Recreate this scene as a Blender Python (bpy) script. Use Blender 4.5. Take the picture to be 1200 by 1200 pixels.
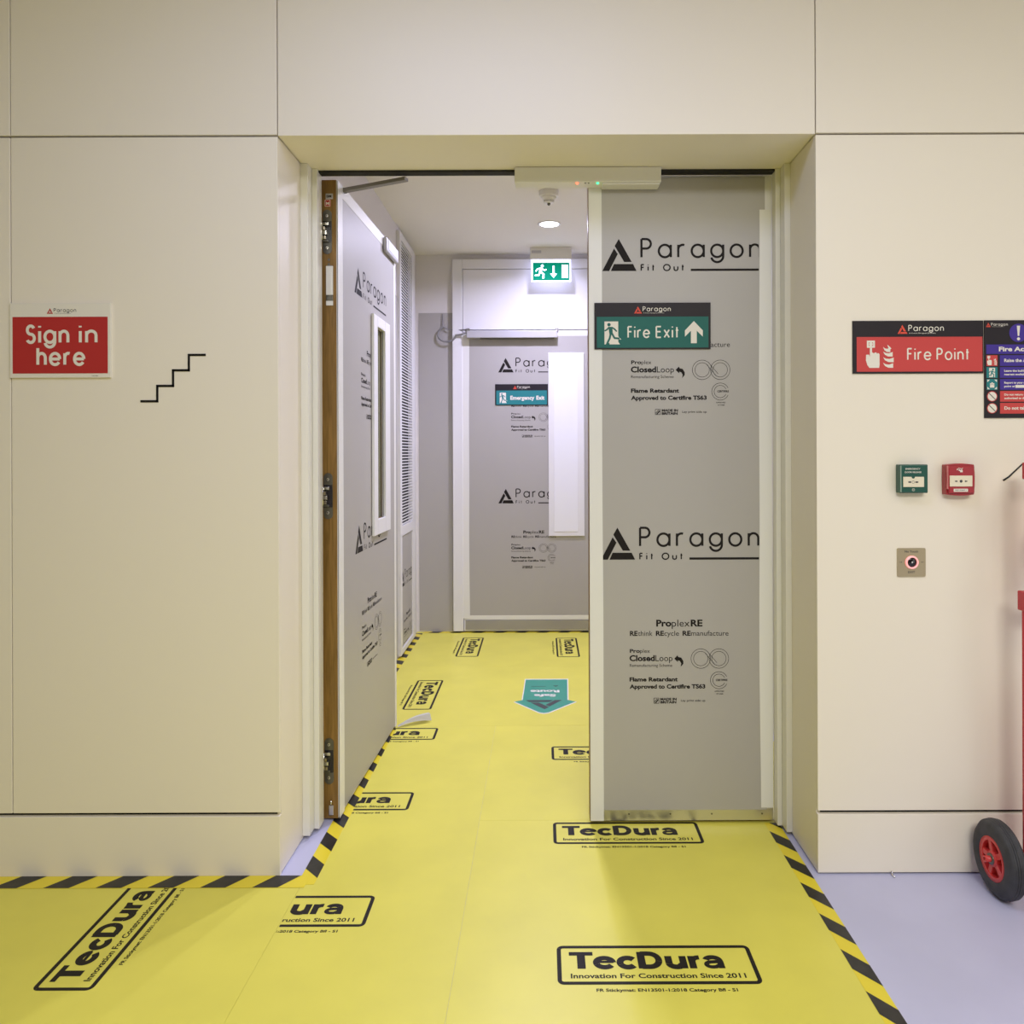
import bpy, bmesh, math, random
from mathutils import Matrix, Vector
random.seed(4)
for o in list(bpy.data.objects):
    bpy.data.objects.remove(o)
SC = bpy.context.scene
COL = SC.collection
R = math.radians

# ------------------------------------------------------------------ camera, world, lights, exposure
F_PX, PX, PY = 900.0, 635.0, 531.0
CAM_Z = 1.255
cd = bpy.data.cameras.new('camera')
cam = bpy.data.objects.new('camera', cd)
COL.objects.link(cam)
CAM_M = Matrix.Translation((0, 0, CAM_Z)) @ Matrix.Rotation(R(90), 4, 'X') @ Matrix.Rotation(R(-0.2), 4, 'Z')
cam.matrix_world = CAM_M
cd.sensor_width = 36.0
cd.lens = F_PX / 1200 * 36.0
cd.shift_x = -(PX - 600) / 1200
cd.shift_y = -(600 - PY) / 1200
cd.clip_start = 0.05
SC.camera = cam

SC.view_settings.view_transform = 'Standard'
SC.view_settings.look = 'None'
SC.view_settings.gamma = 1.0
SC.view_settings.use_curve_mapping = False
SC.view_settings.exposure = 0.08

world = bpy.data.worlds.new('world')
SC.world = world
world.use_nodes = True
bg = world.node_tree.nodes['Background']
bg.inputs[0].default_value = (1.0, 0.80, 0.50, 1)
bg.inputs[1].default_value = 0.07


def area_light(name, loc, size, power, color, rot=(0, 0, 0), size_y=None, spread=180):
    l = bpy.data.lights.new(name, 'AREA')
    l.energy = power
    l.color = color
    l.size = size
    if size_y:
        l.shape = 'RECTANGLE'
        l.size_y = size_y
    else:
        l.shape = 'DISK'
    l.spread = R(spread)
    o = bpy.data.objects.new(name, l)
    o.location = loc
    o.rotation_euler = rot
    COL.objects.link(o)
    return o


# ceiling panels of the front space, above the frame
area_light('ceiling_panel_light', (-0.25, 1.0, 2.94), 1.1, 21, (0.52, 0.58, 1.0), size_y=0.6)
area_light('ceiling_panel_light', (1.9, 0.2, 2.94), 1.2, 14, (1.0, 0.97, 0.86), size_y=1.2)
area_light('ceiling_panel_light', (0.9, -1.4, 2.94), 1.4, 118, (1.0, 0.98, 0.935), size_y=1.4)
# added fill light from the right; no window is known there
area_light('side_fill_light', (3.4, -0.4, 1.3), 2.2, 22, (1.0, 0.97, 0.96), rot=(0, R(90), 0), size_y=2.0)
# ceiling downlights of the corridor
area_light('downlight_lamp', (0.05, 4.68, 2.640), 0.10, 24, (0.70, 0.68, 1.0), spread=160)
area_light('downlight_lamp', (0.05, 3.55, 2.640), 0.10, 19.5, (0.74, 0.73, 1.0), spread=150)


def ray(px, py):
    d = CAM_M.to_3x3() @ Vector(((px - PX) / F_PX, -(py - PY) / F_PX, -1.0))
    return Vector((0, 0, CAM_Z)), d


def at_y(px, py, Y):
    o, d = ray(px, py)
    return o + d * (Y / d.y)


def at_x(px, py, X):
    o, d = ray(px, py)
    return o + d * (X / d.x)


def at_z(px, py, Z=0.002):
    o, d = ray(px, py)
    return o + d * ((Z - CAM_Z) / d.z)


# ------------------------------------------------------------------ materials
MATS = {}


def mat(name, color, rough=0.5, metal=0.0, spec=0.5, noise=0.0, nscale=6.0, bump=0.0, bscale=80.0, emit=None, coat=0.0):
    if name in MATS:
        return MATS[name]
    m = bpy.data.materials.new(name)
    m.use_nodes = True
    nt = m.node_tree
    b = nt.nodes['Principled BSDF']
    b.inputs['Base Color'].default_value = (*color, 1)
    b.inputs['Roughness'].default_value = rough
    b.inputs['Metallic'].default_value = metal
    b.inputs['Specular IOR Level'].default_value = spec
    if coat:
        b.inputs['Coat Weight'].default_value = coat
        b.inputs['Coat Roughness'].default_value = 0.15
    if emit:
        b.inputs['Emission Color'].default_value = (*emit[0], 1)
        b.inputs['Emission Strength'].default_value = emit[1]
    if noise or bump:
        tc = nt.nodes.new('ShaderNodeTexCoord')
    if noise:
        n = nt.nodes.new('ShaderNodeTexNoise')
        n.inputs['Scale'].default_value = nscale
        n.inputs['Detail'].default_value = 5
        nt.links.new(tc.outputs['Object'], n.inputs['Vector'])
        r = nt.nodes.new('ShaderNodeValToRGB')
        r.color_ramp.elements[0].position = 0.35
        r.color_ramp.elements[1].position = 0.68
        r.color_ramp.elements[0].color = (*[c * (1 - noise) for c in color], 1)
        r.color_ramp.elements[1].color = (*[min(1, c * (1 + noise * 0.5)) for c in color], 1)
        nt.links.new(n.outputs['Fac'], r.inputs['Fac'])
        nt.links.new(r.outputs['Color'], b.inputs['Base Color'])
    if bump:
        n2 = nt.nodes.new('ShaderNodeTexNoise')
        n2.inputs['Scale'].default_value = bscale
        nt.links.new(tc.outputs['Object'], n2.inputs['Vector'])
        bp = nt.nodes.new('ShaderNodeBump')
        bp.inputs['Strength'].default_value = bump
        bp.inputs['Distance'].default_value = 0.002
        nt.links.new(n2.outputs['Fac'], bp.inputs['Height'])
        nt.links.new(bp.outputs['Normal'], b.inputs['Normal'])
    MATS[name] = m
    return m


def wood_mat():
    m = bpy.data.materials.new('oak edge')
    m.use_nodes = True
    nt = m.node_tree
    b = nt.nodes['Principled BSDF']
    tc = nt.nodes.new('ShaderNodeTexCoord')
    mp = nt.nodes.new('ShaderNodeMapping')
    mp.inputs['Scale'].default_value = (30, 30, 2.2)
    nt.links.new(tc.outputs['Object'], mp.inputs['Vector'])
    n = nt.nodes.new('ShaderNodeTexNoise')
    n.inputs['Scale'].default_value = 2.0
    n.inputs['Detail'].default_value = 6
    n.inputs['Distortion'].default_value = 1.2
    nt.links.new(mp.outputs['Vector'], n.inputs['Vector'])
    r = nt.nodes.new('ShaderNodeValToRGB')
    r.color_ramp.elements[0].position = 0.3
    r.color_ramp.elements[1].position = 0.7
    r.color_ramp.elements[0].color = (0.15, 0.078, 0.012, 1)
    r.color_ramp.elements[1].color = (0.29, 0.16, 0.036, 1)
    nt.links.new(n.outputs['Fac'], r.inputs['Fac'])
    nt.links.new(r.outputs['Color'], b.inputs['Base Color'])
    b.inputs['Roughness'].default_value = 0.45
    return m


WALL = mat('wall panel paint', (0.85, 0.79, 0.665), 0.42, spec=0.4)
REVEAL = WALL
DARK = mat('shadow gap backing', (0.012, 0.011, 0.010), 0.8)
FRAME = mat('frame gloss paint', (0.78, 0.76, 0.68), 0.22)
CORR = mat('corridor wall paint', (0.76, 0.73, 0.71), 0.55)
CEIL = mat('ceiling paint', (0.82, 0.79, 0.72), 0.8)
FLOOR = mat('grey vinyl floor', (0.54, 0.545, 0.73), 0.38, noise=0.06, nscale=3)
MAT_Y = mat('yellow floor protection', (0.75, 0.69, 0.10), 0.40, noise=0.05, nscale=4.0, bump=0.05, bscale=9)
PRINT_F = mat('black mat print', (0.014, 0.011, 0.009), 0.6, spec=.25)
SHEET = mat('grey fluted plastic', (0.43, 0.41, 0.385), 0.42)
PRINT = mat('sheet print', (0.013, 0.010, 0.009), 0.65, spec=.2)
TAPE_W = mat('white cloth tape', (0.80, 0.79, 0.75), 0.4)
TAPE_Y = mat('hazard yellow', (0.80, 0.66, 0.03), 0.35)
TAPE_K = mat('hazard black', (0.018, 0.017, 0.016), 0.38, noise=0.5, nscale=30)
WOOD = wood_mat()
WHITE = mat('white laminate', (0.80, 0.79, 0.79), 0.35)
STEEL = mat('brushed steel', (0.62, 0.60, 0.56), 0.32, metal=1.0)
CHROME = mat('bright nickel', (0.75, 0.74, 0.70), 0.18, metal=1.0)
GUNMETAL = mat('dark hinge metal', (0.16, 0.155, 0.13), 0.35, metal=0.8)
BRASS = mat('warm nickel', (0.60, 0.53, 0.40), 0.3, metal=1.0)
PLASTIC = mat('cream plastic', (0.78, 0.76, 0.70), 0.35)
GREY_P = mat('grey aluminium', (0.52, 0.51, 0.53), 0.4, metal=0.3)
SIGN_K = mat('sign black', (0.016, 0.012, 0.016), 0.5, spec=.3)
SIGN_W = mat('sign white', (0.80, 0.76, 0.66), 0.5, spec=.25)
SIGN_R = mat('sign red', (0.46, 0.035, 0.032), 0.5, spec=.25)
SIGN_R2 = mat('sign coral red', (0.58, 0.066, 0.062), 0.5, spec=.25)
SIGN_O = mat('logo orange red', (0.72, 0.085, 0.05), 0.5, spec=.25)
SIGN_G = mat('sign green', (0.018, 0.135, 0.112), 0.5, spec=.25)
SIGN_T = mat('sign teal', (0.025, 0.21, 0.22), 0.5, spec=.25)
SIGN_B = mat('sign blue', (0.060, 0.035, 0.28), 0.5, spec=.25)
STICK_G = mat('sticker green', (0.045, 0.33, 0.22), 0.35)
STICK_K = mat('sticker mark', (0.05, 0.055, 0.06), 0.4)
BOX_G = mat('green moulded plastic', (0.016, 0.088, 0.064), 0.3)
BOX_R = mat('red moulded plastic', (0.37, 0.026, 0.036), 0.28)
CREAM = mat('call point plate', (0.80, 0.73, 0.55), 0.35)
PLATE = mat('satin brass plate', (0.52, 0.44, 0.27), 0.35, metal=0.75)
BLACKG = mat('black glossy', (0.012, 0.01, 0.012), 0.12)
RED_P = mat('red powder coat', (0.52, 0.018, 0.035), 0.25)
RED_HUB = mat('red wheel plastic', (0.66, 0.055, 0.05), 0.35)
RUBBER = mat('black rubber', (0.045, 0.045, 0.05), 0.6, noise=0.35, nscale=25)
GLASS_D = mat('dark glazing', (0.22, 0.215, 0.13), 0.12)
CABLE = mat('grey cable', (0.24, 0.235, 0.23), 0.5)
LED_R = mat('red led', (0.9, 0.1, 0.06), 0.3, emit=((1.0, 0.12, 0.06), 3.0))
LED_GR = mat('green led', (0.1, 0.8, 0.3), 0.3, emit=((0.05, 1.0, 0.35), 2.0))
LED_PINK = mat('pink led ring', (1.0, 0.5, 0.5), 0.3, emit=((1.0, 0.36, 0.36), 0.5))
LAMP = mat('downlight lens', (1, 1, 1), 0.3, emit=((0.93, 0.94, 1.0), 9.0))
EXIT_W = mat('lit exit white', (0.9, 0.95, 1.0), 0.3, emit=((0.58, 0.60, 1.0), 3.0))
EXIT_G = mat('lit exit green', (0.0, 0.16, 0.10), 0.7, spec=.1, emit=((0.0, 0.30, 0.17), 0.62))


# ------------------------------------------------------------------ object helpers
ROOTM = {}


def tag(o, label=None, cat=None, group=None, kind=None):
    if label:
        o['label'] = label
    if cat:
        o['category'] = cat
    if group:
        o['group'] = group
    if kind:
        o['kind'] = kind
    return o


def empty(name, loc, rz=0.0, label=None, cat=None, group=None, kind=None):
    o = bpy.data.objects.new(name, None)
    o.empty_display_size = 0.05
    o.location = loc
    o.rotation_euler = (0, 0, rz)
    COL.objects.link(o)
    ROOTM[o.name] = Matrix.Translation(loc) @ Matrix.Rotation(rz, 4, 'Z')
    return tag(o, label, cat, group, kind)


class MB:
    """collects shapes and links them as one mesh object"""

    def __init__(self):
        self.bm = bmesh.new()
        self.mats = []

    def mi(self, m):
        if m not in self.mats:
            self.mats.append(m)
        return self.mats.index(m)

    def merge(self, tmp, m, M=None, smooth=False):
        if M is not None:
            tmp.transform(M)
        if m is not None:
            i = self.mi(m)
            for f in tmp.faces:
                f.material_index = i
        for f in tmp.faces:
            f.smooth = smooth
        me = bpy.data.meshes.new('tmp')
        tmp.to_mesh(me)
        tmp.free()
        self.bm.from_mesh(me)
        bpy.data.meshes.remove(me)
        return self

    def box(self, a, b, m, bev=0.0, seg=2, M=None):
        t = bmesh.new()
        bmesh.ops.create_cube(t, size=1)
        a, b = Vector(a), Vector(b)
        S = Matrix.Diagonal((abs(b.x - a.x), abs(b.y - a.y), abs(b.z - a.z), 1))
        t.transform(Matrix.Translation((a + b) / 2) @ S)
        if bev:
            bmesh.ops.bevel(t, geom=t.edges[:], offset=bev, segments=seg, affect='EDGES', profile=0.5)
        return self.merge(t, m, M)

    def cyl(self, p0, p1, r, m, seg=28, r2=None, bev=0.0, M=None):
        p0, p1 = Vector(p0), Vector(p1)
        t = bmesh.new()
        d = p1 - p0
        bmesh.ops.create_cone(t, cap_ends=True, segments=seg, radius1=r, radius2=r if r2 is None else r2, depth=d.length)
        if bev:
            es = [e for e in t.edges if len(e.link_faces) == 2 and any(len(f.verts) > 4 for f in e.link_faces)]
            bmesh.ops.bevel(t, geom=es, offset=bev, segments=2, affect='EDGES', profile=0.5)
        q = d.to_track_quat('Z', 'Y').to_matrix().to_4x4()
        t.transform(Matrix.Translation((p0 + p1) / 2) @ q)
        for f in t.faces:
            f.smooth = len(f.verts) <= 4
        sm = [(f.index, f.smooth) for f in t.faces]
        if M is not None:
            t.transform(M)
        i = self.mi(m)
        for f in t.faces:
            f.material_index = i
        me = bpy.data.meshes.new('tmp')
        t.to_mesh(me)
        t.free()
        self.bm.from_mesh(me)
        bpy.data.meshes.remove(me)
        return self

    def tube(self, pts, r, m, seg=10):
        pts = [Vector(p) for p in pts]
        t = bmesh.new()
        rings = []
        up = Vector((0.13, 0.27, 0.95))
        for i, p in enumerate(pts):
            d = (pts[min(i + 1, len(pts) - 1)] - pts[max(i - 1, 0)]).normalized()
            s = d.cross(up)
            if s.length < 1e-4:
                s = d.cross(Vector((1, 0, 0)))
            s.normalize()
            v = s.cross(d)
            rings.append([t.verts.new(p + (s * math.cos(a) + v * math.sin(a)) * r)
                          for a in [k * 2 * math.pi / seg for k in range(seg)]])
        for a, b in zip(rings, rings[1:]):
            for k in range(seg):
                t.faces.new((a[k], a[(k + 1) % seg], b[(k + 1) % seg], b[k]))
        t.faces.new(rings[0][::-1])
        t.faces.new(rings[-1])
        return self.merge(t, m, smooth=True)

    def lathe(self, prof, m, M, seg=40, smooth=True):
        t = bmesh.new()
        rings = []
        for r, z in prof:
            if r < 1e-6:
                rings.append([t.verts.new((0, 0, z))])
            else:
                rings.append([t.verts.new((r * math.cos(k * 2 * math.pi / seg), r * math.sin(k * 2 * math.pi / seg), z)) for k in range(seg)])
        for a, b in zip(rings, rings[1:]):
            for k in range(seg):
                k2 = (k + 1) % seg
                if len(a) == 1 and len(b) == 1:
                    continue
                if len(a) == 1:
                    t.faces.new((a[0], b[k2], b[k]))
                elif len(b) == 1:
                    t.faces.new((a[k], a[k2], b[0]))
                else:
                    t.faces.new((a[k], a[k2], b[k2], b[k]))
        bmesh.ops.recalc_face_normals(t, faces=t.faces[:])
        return self.merge(t, m, M, smooth=smooth)

    def prism(self, pts, depth, m, M, bev=0.0):
        """polygon in the XY plane of M, extruded along +Z"""
        t = bmesh.new()
        vs = [t.verts.new((x, y, 0)) for x, y in pts]
        f = t.faces.new(vs)
        r = bmesh.ops.extrude_face_region(t, geom=[f])
        for v in r['geom']:
            if isinstance(v, bmesh.types.BMVert):
                v.co.z += depth
        bmesh.ops.recalc_face_normals(t, faces=t.faces[:])
        if bev:
            bmesh.ops.bevel(t, geom=t.edges[:], offset=bev, segments=2, affect='EDGES', profile=0.5)
        return self.merge(t, m, M)

    def build(self, name, parent=None, local=False, **kw):
        me = bpy.data.meshes.new(name)
        if parent is not None:
            top = parent
            while top.parent:
                top = top.parent
            if not local:
                self.bm.transform(ROOTM[top.name].inverted())
            loc = None
        else:
            vs = [v.co for v in self.bm.verts]
            loc = Vector(((min(v.x for v in vs) + max(v.x for v in vs)) / 2,
                          (min(v.y for v in vs) + max(v.y for v in vs)) / 2,
                          min(v.z for v in vs)))
            self.bm.transform(Matrix.Translation(-loc))
        self.bm.to_mesh(me)
        self.bm.free()
        for m in self.mats:
            me.materials.append(m)
        o = bpy.data.objects.new(name, me)
        COL.objects.link(o)
        if parent is not None:
            o.parent = parent
        else:
            o.location = loc
            ROOTM[o.name] = Matrix.Translation(loc)
        return tag(o, kw.get('label'), kw.get('cat'), kw.get('group'), kw.get('kind'))


# ------------------------------------------------------------------ flat printing
TEXT_CACHE = {}


def text_mesh(body, bold):
    key = (body, bold)
    if key not in TEXT_CACHE:
        c = bpy.data.curves.new('tmp_text', 'FONT')
        c.body = body
        c.size = 1.0
        c.resolution_u = 3
        c.offset = bold
        o = bpy.data.objects.new('tmp_text', c)
        COL.objects.link(o)
        dg = bpy.context.evaluated_depsgraph_get()
        ev = o.evaluated_get(dg)
        me = ev.to_mesh()
        vs = [(v.co.x, v.co.y) for v in me.vertices]
        fs = [tuple(p.vertices) for p in me.polygons]
        ev.to_mesh_clear()
        bpy.data.objects.remove(o)
        bpy.data.curves.remove(c)
        TEXT_CACHE[key] = (vs, fs)
    return TEXT_CACHE[key]


def arc(cx, cy, r, a0, a1, n=18, ry=None):
    ry = r if ry is None else ry
    return [(cx + r * math.cos(R(a0 + (a1 - a0) * k / n)), cy + ry * math.sin(R(a0 + (a1 - a0) * k / n))) for k in range(n + 1)]


# a geometric letter set drawn with strokes: cap height 1, x height 0.68
def glyph(ch):
    x = 0.34
    if ch == 'P':
        return [[(0, 0), (0, 1)], [(0, 1), (.27, 1)] + arc(.27, .74, .26, 90, -90) + [(0, .48)]], .56
    if ch == 'a':
        return [arc(x, x, x, 0, 360, 32), [(2 * x, 0), (2 * x, .68)]], .68
    if ch == 'r':
        return [[(0, 0), (0, .68)], arc(.26, .42, .26, 180, 70, 12)], .34
    if ch == 'g':
        return [arc(x, x, x, 0, 360, 32), [(2 * x, .68), (2 * x, .06)] + arc(x, .06, x, 0, -165, 16)], .68
    if ch == 'o':
        return [arc(x, x, x, 0, 360, 32)], .68
    if ch == 'n':
        return [[(0, 0), (0, .68)], arc(.27, .41, .27, 180, 0, 18) + [(.54, 0)]], .54
    if ch == 'h':
        return [[(0, 0), (0, 1)], arc(.27, .41, .27, 180, 0, 18) + [(.54, 0)]], .54
    if ch == 'u':
        return [[(0, .68), (0, .27)] + arc(.27, .27, .27, 180, 360, 18) + [(.54, .68)]], .54
    if ch == 'i':
        return [[(0, 0), (0, .68)], [(0, .90), (0, 1.0)]], .0
    if ch == 't':
        return [[(.12, 0), (.12, .95)], [(0, .66), (.28, .66)]], .28
    if ch == 'F':
        return [[(0, 0), (0, 1)], [(0, 1), (.44, 1)], [(0, .54), (.40, .54)]], .44
    if ch == 'E':
        return [[(0, 0), (0, 1)], [(0, 1), (.50, 1)], [(0, .53), (.46, .53)], [(0, 0), (.50, 0)]], .50
    if ch == 'x':
        return [[(0, 0), (.52, .70)], [(0, .70), (.52, 0)]], .52
    if ch == 'O':
        return [arc(.48, .5, .48, 0, 360, 36, .5)], .96
    if ch == 'S':
        return [arc(.26, .75, .23, 25, 270, 20, .25) + arc(.26, .25, .25, 90, -155, 20, .25)[1:]], .52
    if ch == 'e':
        return [[(.01, .34), (.68, .34)] + arc(x, x, x, 0, 325, 28)], .68
    return [], .35


class Flat:
    """2D drawing in metres; placed on a plane by put()"""

    def __init__(self):
        self.bm = bmesh.new()
        self.mats = []
        self.n = 0

    def mi(self, m):
        if m not in self.mats:
            self.mats.append(m)
        return self.mats.index(m)

    def face(self, pts, m, layer=0):
        n = len(pts)
        A = sum(pts[i][0] * pts[(i + 1) % n][1] - pts[(i + 1) % n][0] * pts[i][1] for i in range(n))
        if abs(A) < 1e-12:
            return
        if A < 0:
            pts = pts[::-1]
        self.n += 1
        f = self.bm.faces.new([self.bm.verts.new((p[0], p[1], layer * 0.0003 + (self.n % 12) * 1.2e-5)) for p in pts])
        f.material_index = self.mi(m)

    def rect(self, x0, y0, x1, y1, m, layer=0):
        self.face([(x0, y0), (x1, y0), (x1, y1), (x0, y1)], m, layer)

    def rrect(self, x0, y0, x1, y1, r, m, layer=0):
        self.face(arc(x1 - r, y1 - r, r, 0, 90, 6) + arc(x0 + r, y1 - r, r, 90, 180, 6) + arc(x0 + r, y0 + r, r, 180, 270, 6) + arc(x1 - r, y0 + r, r, 270, 360, 6), m, layer)

    def frame(self, x0, y0, x1, y1, r, w, m, layer=0):
        def ring(d):
            rr = max(r - d, 0.0005)
            a, b, c, e = x0 + d, y0 + d, x1 - d, y1 - d
            return arc(c - rr, e - rr, rr, 0, 90, 6) + arc(a + rr, e - rr, rr, 90, 180, 6) + arc(a + rr, b + rr, rr, 180, 270, 6) + arc(c - rr, b + rr, rr, 270, 360, 6)
        o, i = ring(0), ring(w)
        n = len(o)
        for k in range(n):
            self.face([o[k], o[(k + 1) % n], i[(k + 1) % n], i[k]], m, layer)

    def disc(self, cx, cy, r, m, layer=0, n=28, ry=None):
        self.face(arc(cx, cy, r, 0, 360, n, ry)[:-1], m, layer)

    def stroke(self, pts, w, m, layer=0, cap=False):
        n = len(pts)
        closed = n > 2 and math.dist(pts[0], pts[-1]) < 1e-6
        L, Rr = [], []
        for i in range(n):
            if closed:
                a, b = pts[(i - 1) % (n - 1)], pts[(i + 1) % (n - 1)] if i < n - 1 else pts[1]
            else:
                a, b = pts[max(i - 1, 0)], pts[min(i + 1, n - 1)]
            p = pts[i]
            d1 = Vector((p[0] - a[0], p[1] - a[1])) if a != p else Vector((b[0] - p[0], b[1] - p[1]))
            d2 = Vector((b[0] - p[0], b[1] - p[1])) if b != p else d1
            if d1.length < 1e-9:
                d1 = d2
            if d2.length < 1e-9:
                d2 = d1
            d1.normalize()
            d2.normalize()
            t = d1 + d2
            if t.length < 1e-6:
                t = d1
            t.normalize()
            nn = Vector((-t.y, t.x))
            c = max(0.4, abs(nn.dot(Vector((-d1.y, d1.x)))))
            k = w / 2 / c
            L.append((p[0] + nn.x * k, p[1] + nn.y * k))
            Rr.append((p[0] - nn.x * k, p[1] - nn.y * k))
        for i in range(n - 1):
            self.face([L[i], Rr[i], Rr[i + 1], L[i + 1]], m, layer)
        if cap:
            for p in (pts[0], pts[-1]):
                self.disc(p[0], p[1], w / 2, m, layer, 12)

    def geo(self, s, x, y, h, w, m, layer=0, gap=0.28, sx=1.0, cap=False, fit=None):
        """stroke lettering from x, baseline y, cap height h, stroke width w (metres)"""
        tot = sum(glyph(c)[1] for c in s) + gap * (len(s) - 1)
        if fit:
            sx = (fit - w) / (tot * h)
            x = x + w / 2
        for c in s:
            st, adv = glyph(c)
            for pl in st:
                self.stroke([(x + px * h * sx, y + py * h) for px, py in pl], w, m, layer, cap)
            x += (adv + gap) * h * sx
        return x

    def text(self, body, x0, x1, y0, cap, m, layer=0, bold=0.0):
        """outline lettering stretched to x0..x1, baseline y0, cap height cap"""
        vs, fs = text_mesh(body, bold)
        if not vs:
            return
        a, b = min(v[0] for v in vs), max(v[0] for v in vs)
        hv, hf = text_mesh('H', bold)
        hb, ht = min(v[1] for v in hv), max(v[1] for v in hv)
        kx, ky = (x1 - x0) / (b - a), cap / (ht - hb)
        i = self.mi(m)
        bv = [self.bm.verts.new((x0 + (v[0] - a) * kx, y0 + (v[1] - hb) * ky, layer * 0.0003)) for v in vs]
        for f in fs:
            try:
                self.bm.faces.new([bv[k] for k in f]).material_index = i
            except ValueError:
                pass

    def heavy(self, x0, x1, y, h, m, layer=0):
        """wide black lettering of the floor stamp: TecDura"""
        W = .265
        u = [('T', 0.0), ('e', .84), ('c', 1.67), ('D', 2.40), ('u', 3.36), ('r', 4.17), ('a', 4.66)]
        tot = 5.42
        k = (x1 - x0) / tot

        def S(pts, w=W):
            pts = [(x0 + (ox + a) * k, y + c * h) for a, c in pts]
            self.stroke(pts, w * (k + h) / 2, m, layer)
        for ch, ox in u:
            hb = W * .78
            if ch == 'T':
                S([(0, 1 - hb / 2), (.84, 1 - hb / 2)], hb)
                S([(.42, 0), (.42, 1)], W * 1.15)
            elif ch == 'e':
                S([(.08, .40), (.70, .40)], W * .5)
                S(arc(.39, .36, .29, 0, 325, 26, .275), W * .92)
            elif ch == 'c':
                S(arc(.37, .36, .27, 40, 320, 24, .275), W * .98)
            elif ch == 'D':
                S([(.13, 0), (.13, 1)], W * 1.1)
                S([(.13, 1 - hb / 2), (.38, 1 - hb / 2)] + arc(.40, .5, .34, 90, -90, 20, .5 - hb / 2) + [(.13, hb / 2)], W * .95)
            elif ch == 'u':
                S([(.12, .74), (.12, .30)] + arc(.37, .30, .25, 180, 290, 12, .21) + [(.58, .24)], W)
                S([(.62, .74), (.62, 0)], W)
            elif ch == 'r':
                S([(.12, .74), (.12, 0)], W)
                S(arc(.38, .38, .26, 180, 85, 10, .27), W * .9)
            else:
                S(arc(.36, .46, .24, 165, 10, 14, .20) + [(.61, .40), (.61, 0)], W * .9)
                S([(.60, .40), (.38, .385)] + arc(.31, .23, .20, 90, 270, 14, .15) + [(.42, .09), (.58, .20)], W * .68)

    def mark(self, x, y, w, h, m, layer=0):
        """three-bar triangle emblem"""
        for poly in ([(.484, 1), (.86, .28), (.64, .28), (.365, .78)],
                     [(.345, .70), (.455, .53), (.20, 0), (0, 0)],
                     [(.34, .215), (.90, .215), (1, 0), (.25, 0)]):
            self.face([(x + px * w, y + py * h) for px, py in poly], m, layer)

    def clip(self, x0, y0, x1, y1):
        for co, no in (((x0, 0, 0), (-1, 0, 0)), ((x1, 0, 0), (1, 0, 0)), ((0, y0, 0), (0, -1, 0)), ((0, y1, 0), (0, 1, 0))):
            bmesh.ops.bisect_plane(self.bm, geom=self.bm.verts[:] + self.bm.edges[:] + self.bm.faces[:],
                                   plane_co=co, plane_no=no, clear_outer=True)
        return self

    def put(self, mb, origin, u, v, lift=0.0004):
        u, v = Vector(u).normalized(), Vector(v).normalized()
        n = u.cross(v)
        o = Vector(origin) + n * lift
        M = Matrix(((u.x, v.x, n.x, o.x), (u.y, v.y, n.y, o.y), (u.z, v.z, n.z, o.z), (0, 0, 0, 1)))
        self.bm.transform(M)
        remap = [mb.mi(m) for m in self.mats]
        for f in self.bm.faces:
            f.material_index = remap[f.material_index]
            if f.normal.dot(n) < 0:
                pass
        self.bm.normal_update()
        for f in self.bm.faces:
            if f.normal.dot(n) < 0:
                f.normal_flip()
        me = bpy.data.meshes.new('tmp')
        self.bm.to_mesh(me)
        self.bm.free()
        mb.bm.from_mesh(me)
        bpy.data.meshes.remove(me)
        return mb


# ------------------------------------------------------------------ measures of the place
YW = 2.2825                 # face of the panelled wall
YB = 2.62                   # back of that wall
XL, XR = -0.783, 0.8166     # opening
ZT = 2.201                  # soffit
ZS = 0.1835                 # shadow gap above skirting
XCL, XCR = -0.885, 1.02     # corridor walls
YC = 5.405                  # corridor end wall
ZC = 2.6526                 # corridor ceiling
X0, X1 = -3.6, 3.6          # extent of the front space
YF = -3.2


def struct(mb, name):
    return mb.build(name, kind='structure')


# floor and shell
b = MB(); b.box((X0, YF, -0.12), (X1, 5.9, 0.0), FLOOR); struct(b, 'floor')

b = MB()
b.box((X0, YW, ZS + .006), (-1.578, YW + .016, ZT - .003), WALL, .0012)
b.box((-1.575, YW, ZS + .006), (XL, YW + .016, ZT - .003), WALL, .0012)
b.box((XL - .0119, YW + .016, .004), (XL, YB, ZT - .001), WALL)
b.box((X0, YW + .02, .0), (XL - .012, YB - .01, 2.9), DARK)
struct(b, 'wall_left')
b = MB()
b.box((XR, YW, ZS + .006), (X1, YW + .016, ZT - .003), WALL, .0012)
b.box((XR, YW + .016, .006), (XR + .0119, YB, ZT - .001), WALL)
b.box((XR + .012, YW + .02, .0), (X1, YB - .01, 2.9), DARK)
struct(b, 'wall_right')
b = MB()
b.box((X0, YW, ZT + .003), (-1.578, YB, 3.0), WALL, .0012)
b.box((-1.575, YW, ZT + .003), (XL - .0015, YB, 3.0), WALL, .0012)
b.box((XL + .0015, YW, ZT), (XR - .0015, YB, 3.0), WALL, .0012)
b.box((XR + .0015, YW, ZT + .003), (X1, YB, 3.0), WALL, .0012)
struct(b, 'wall_top')
b = MB()
b.box((X0, YW, .0), (XL, YW + .016, ZS - .005), WALL, .0012)
struct(b, 'baseboard_left')
b = MB()
b.box((XR, YW, .005), (X1, YW + .016, ZS - .005), WALL, .0012)
struct(b, 'baseboard_right')
b = MB(); b.box((X0, YF, 3.0), (X1, YB, 3.1), CEIL); struct(b, 'ceiling')

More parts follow.
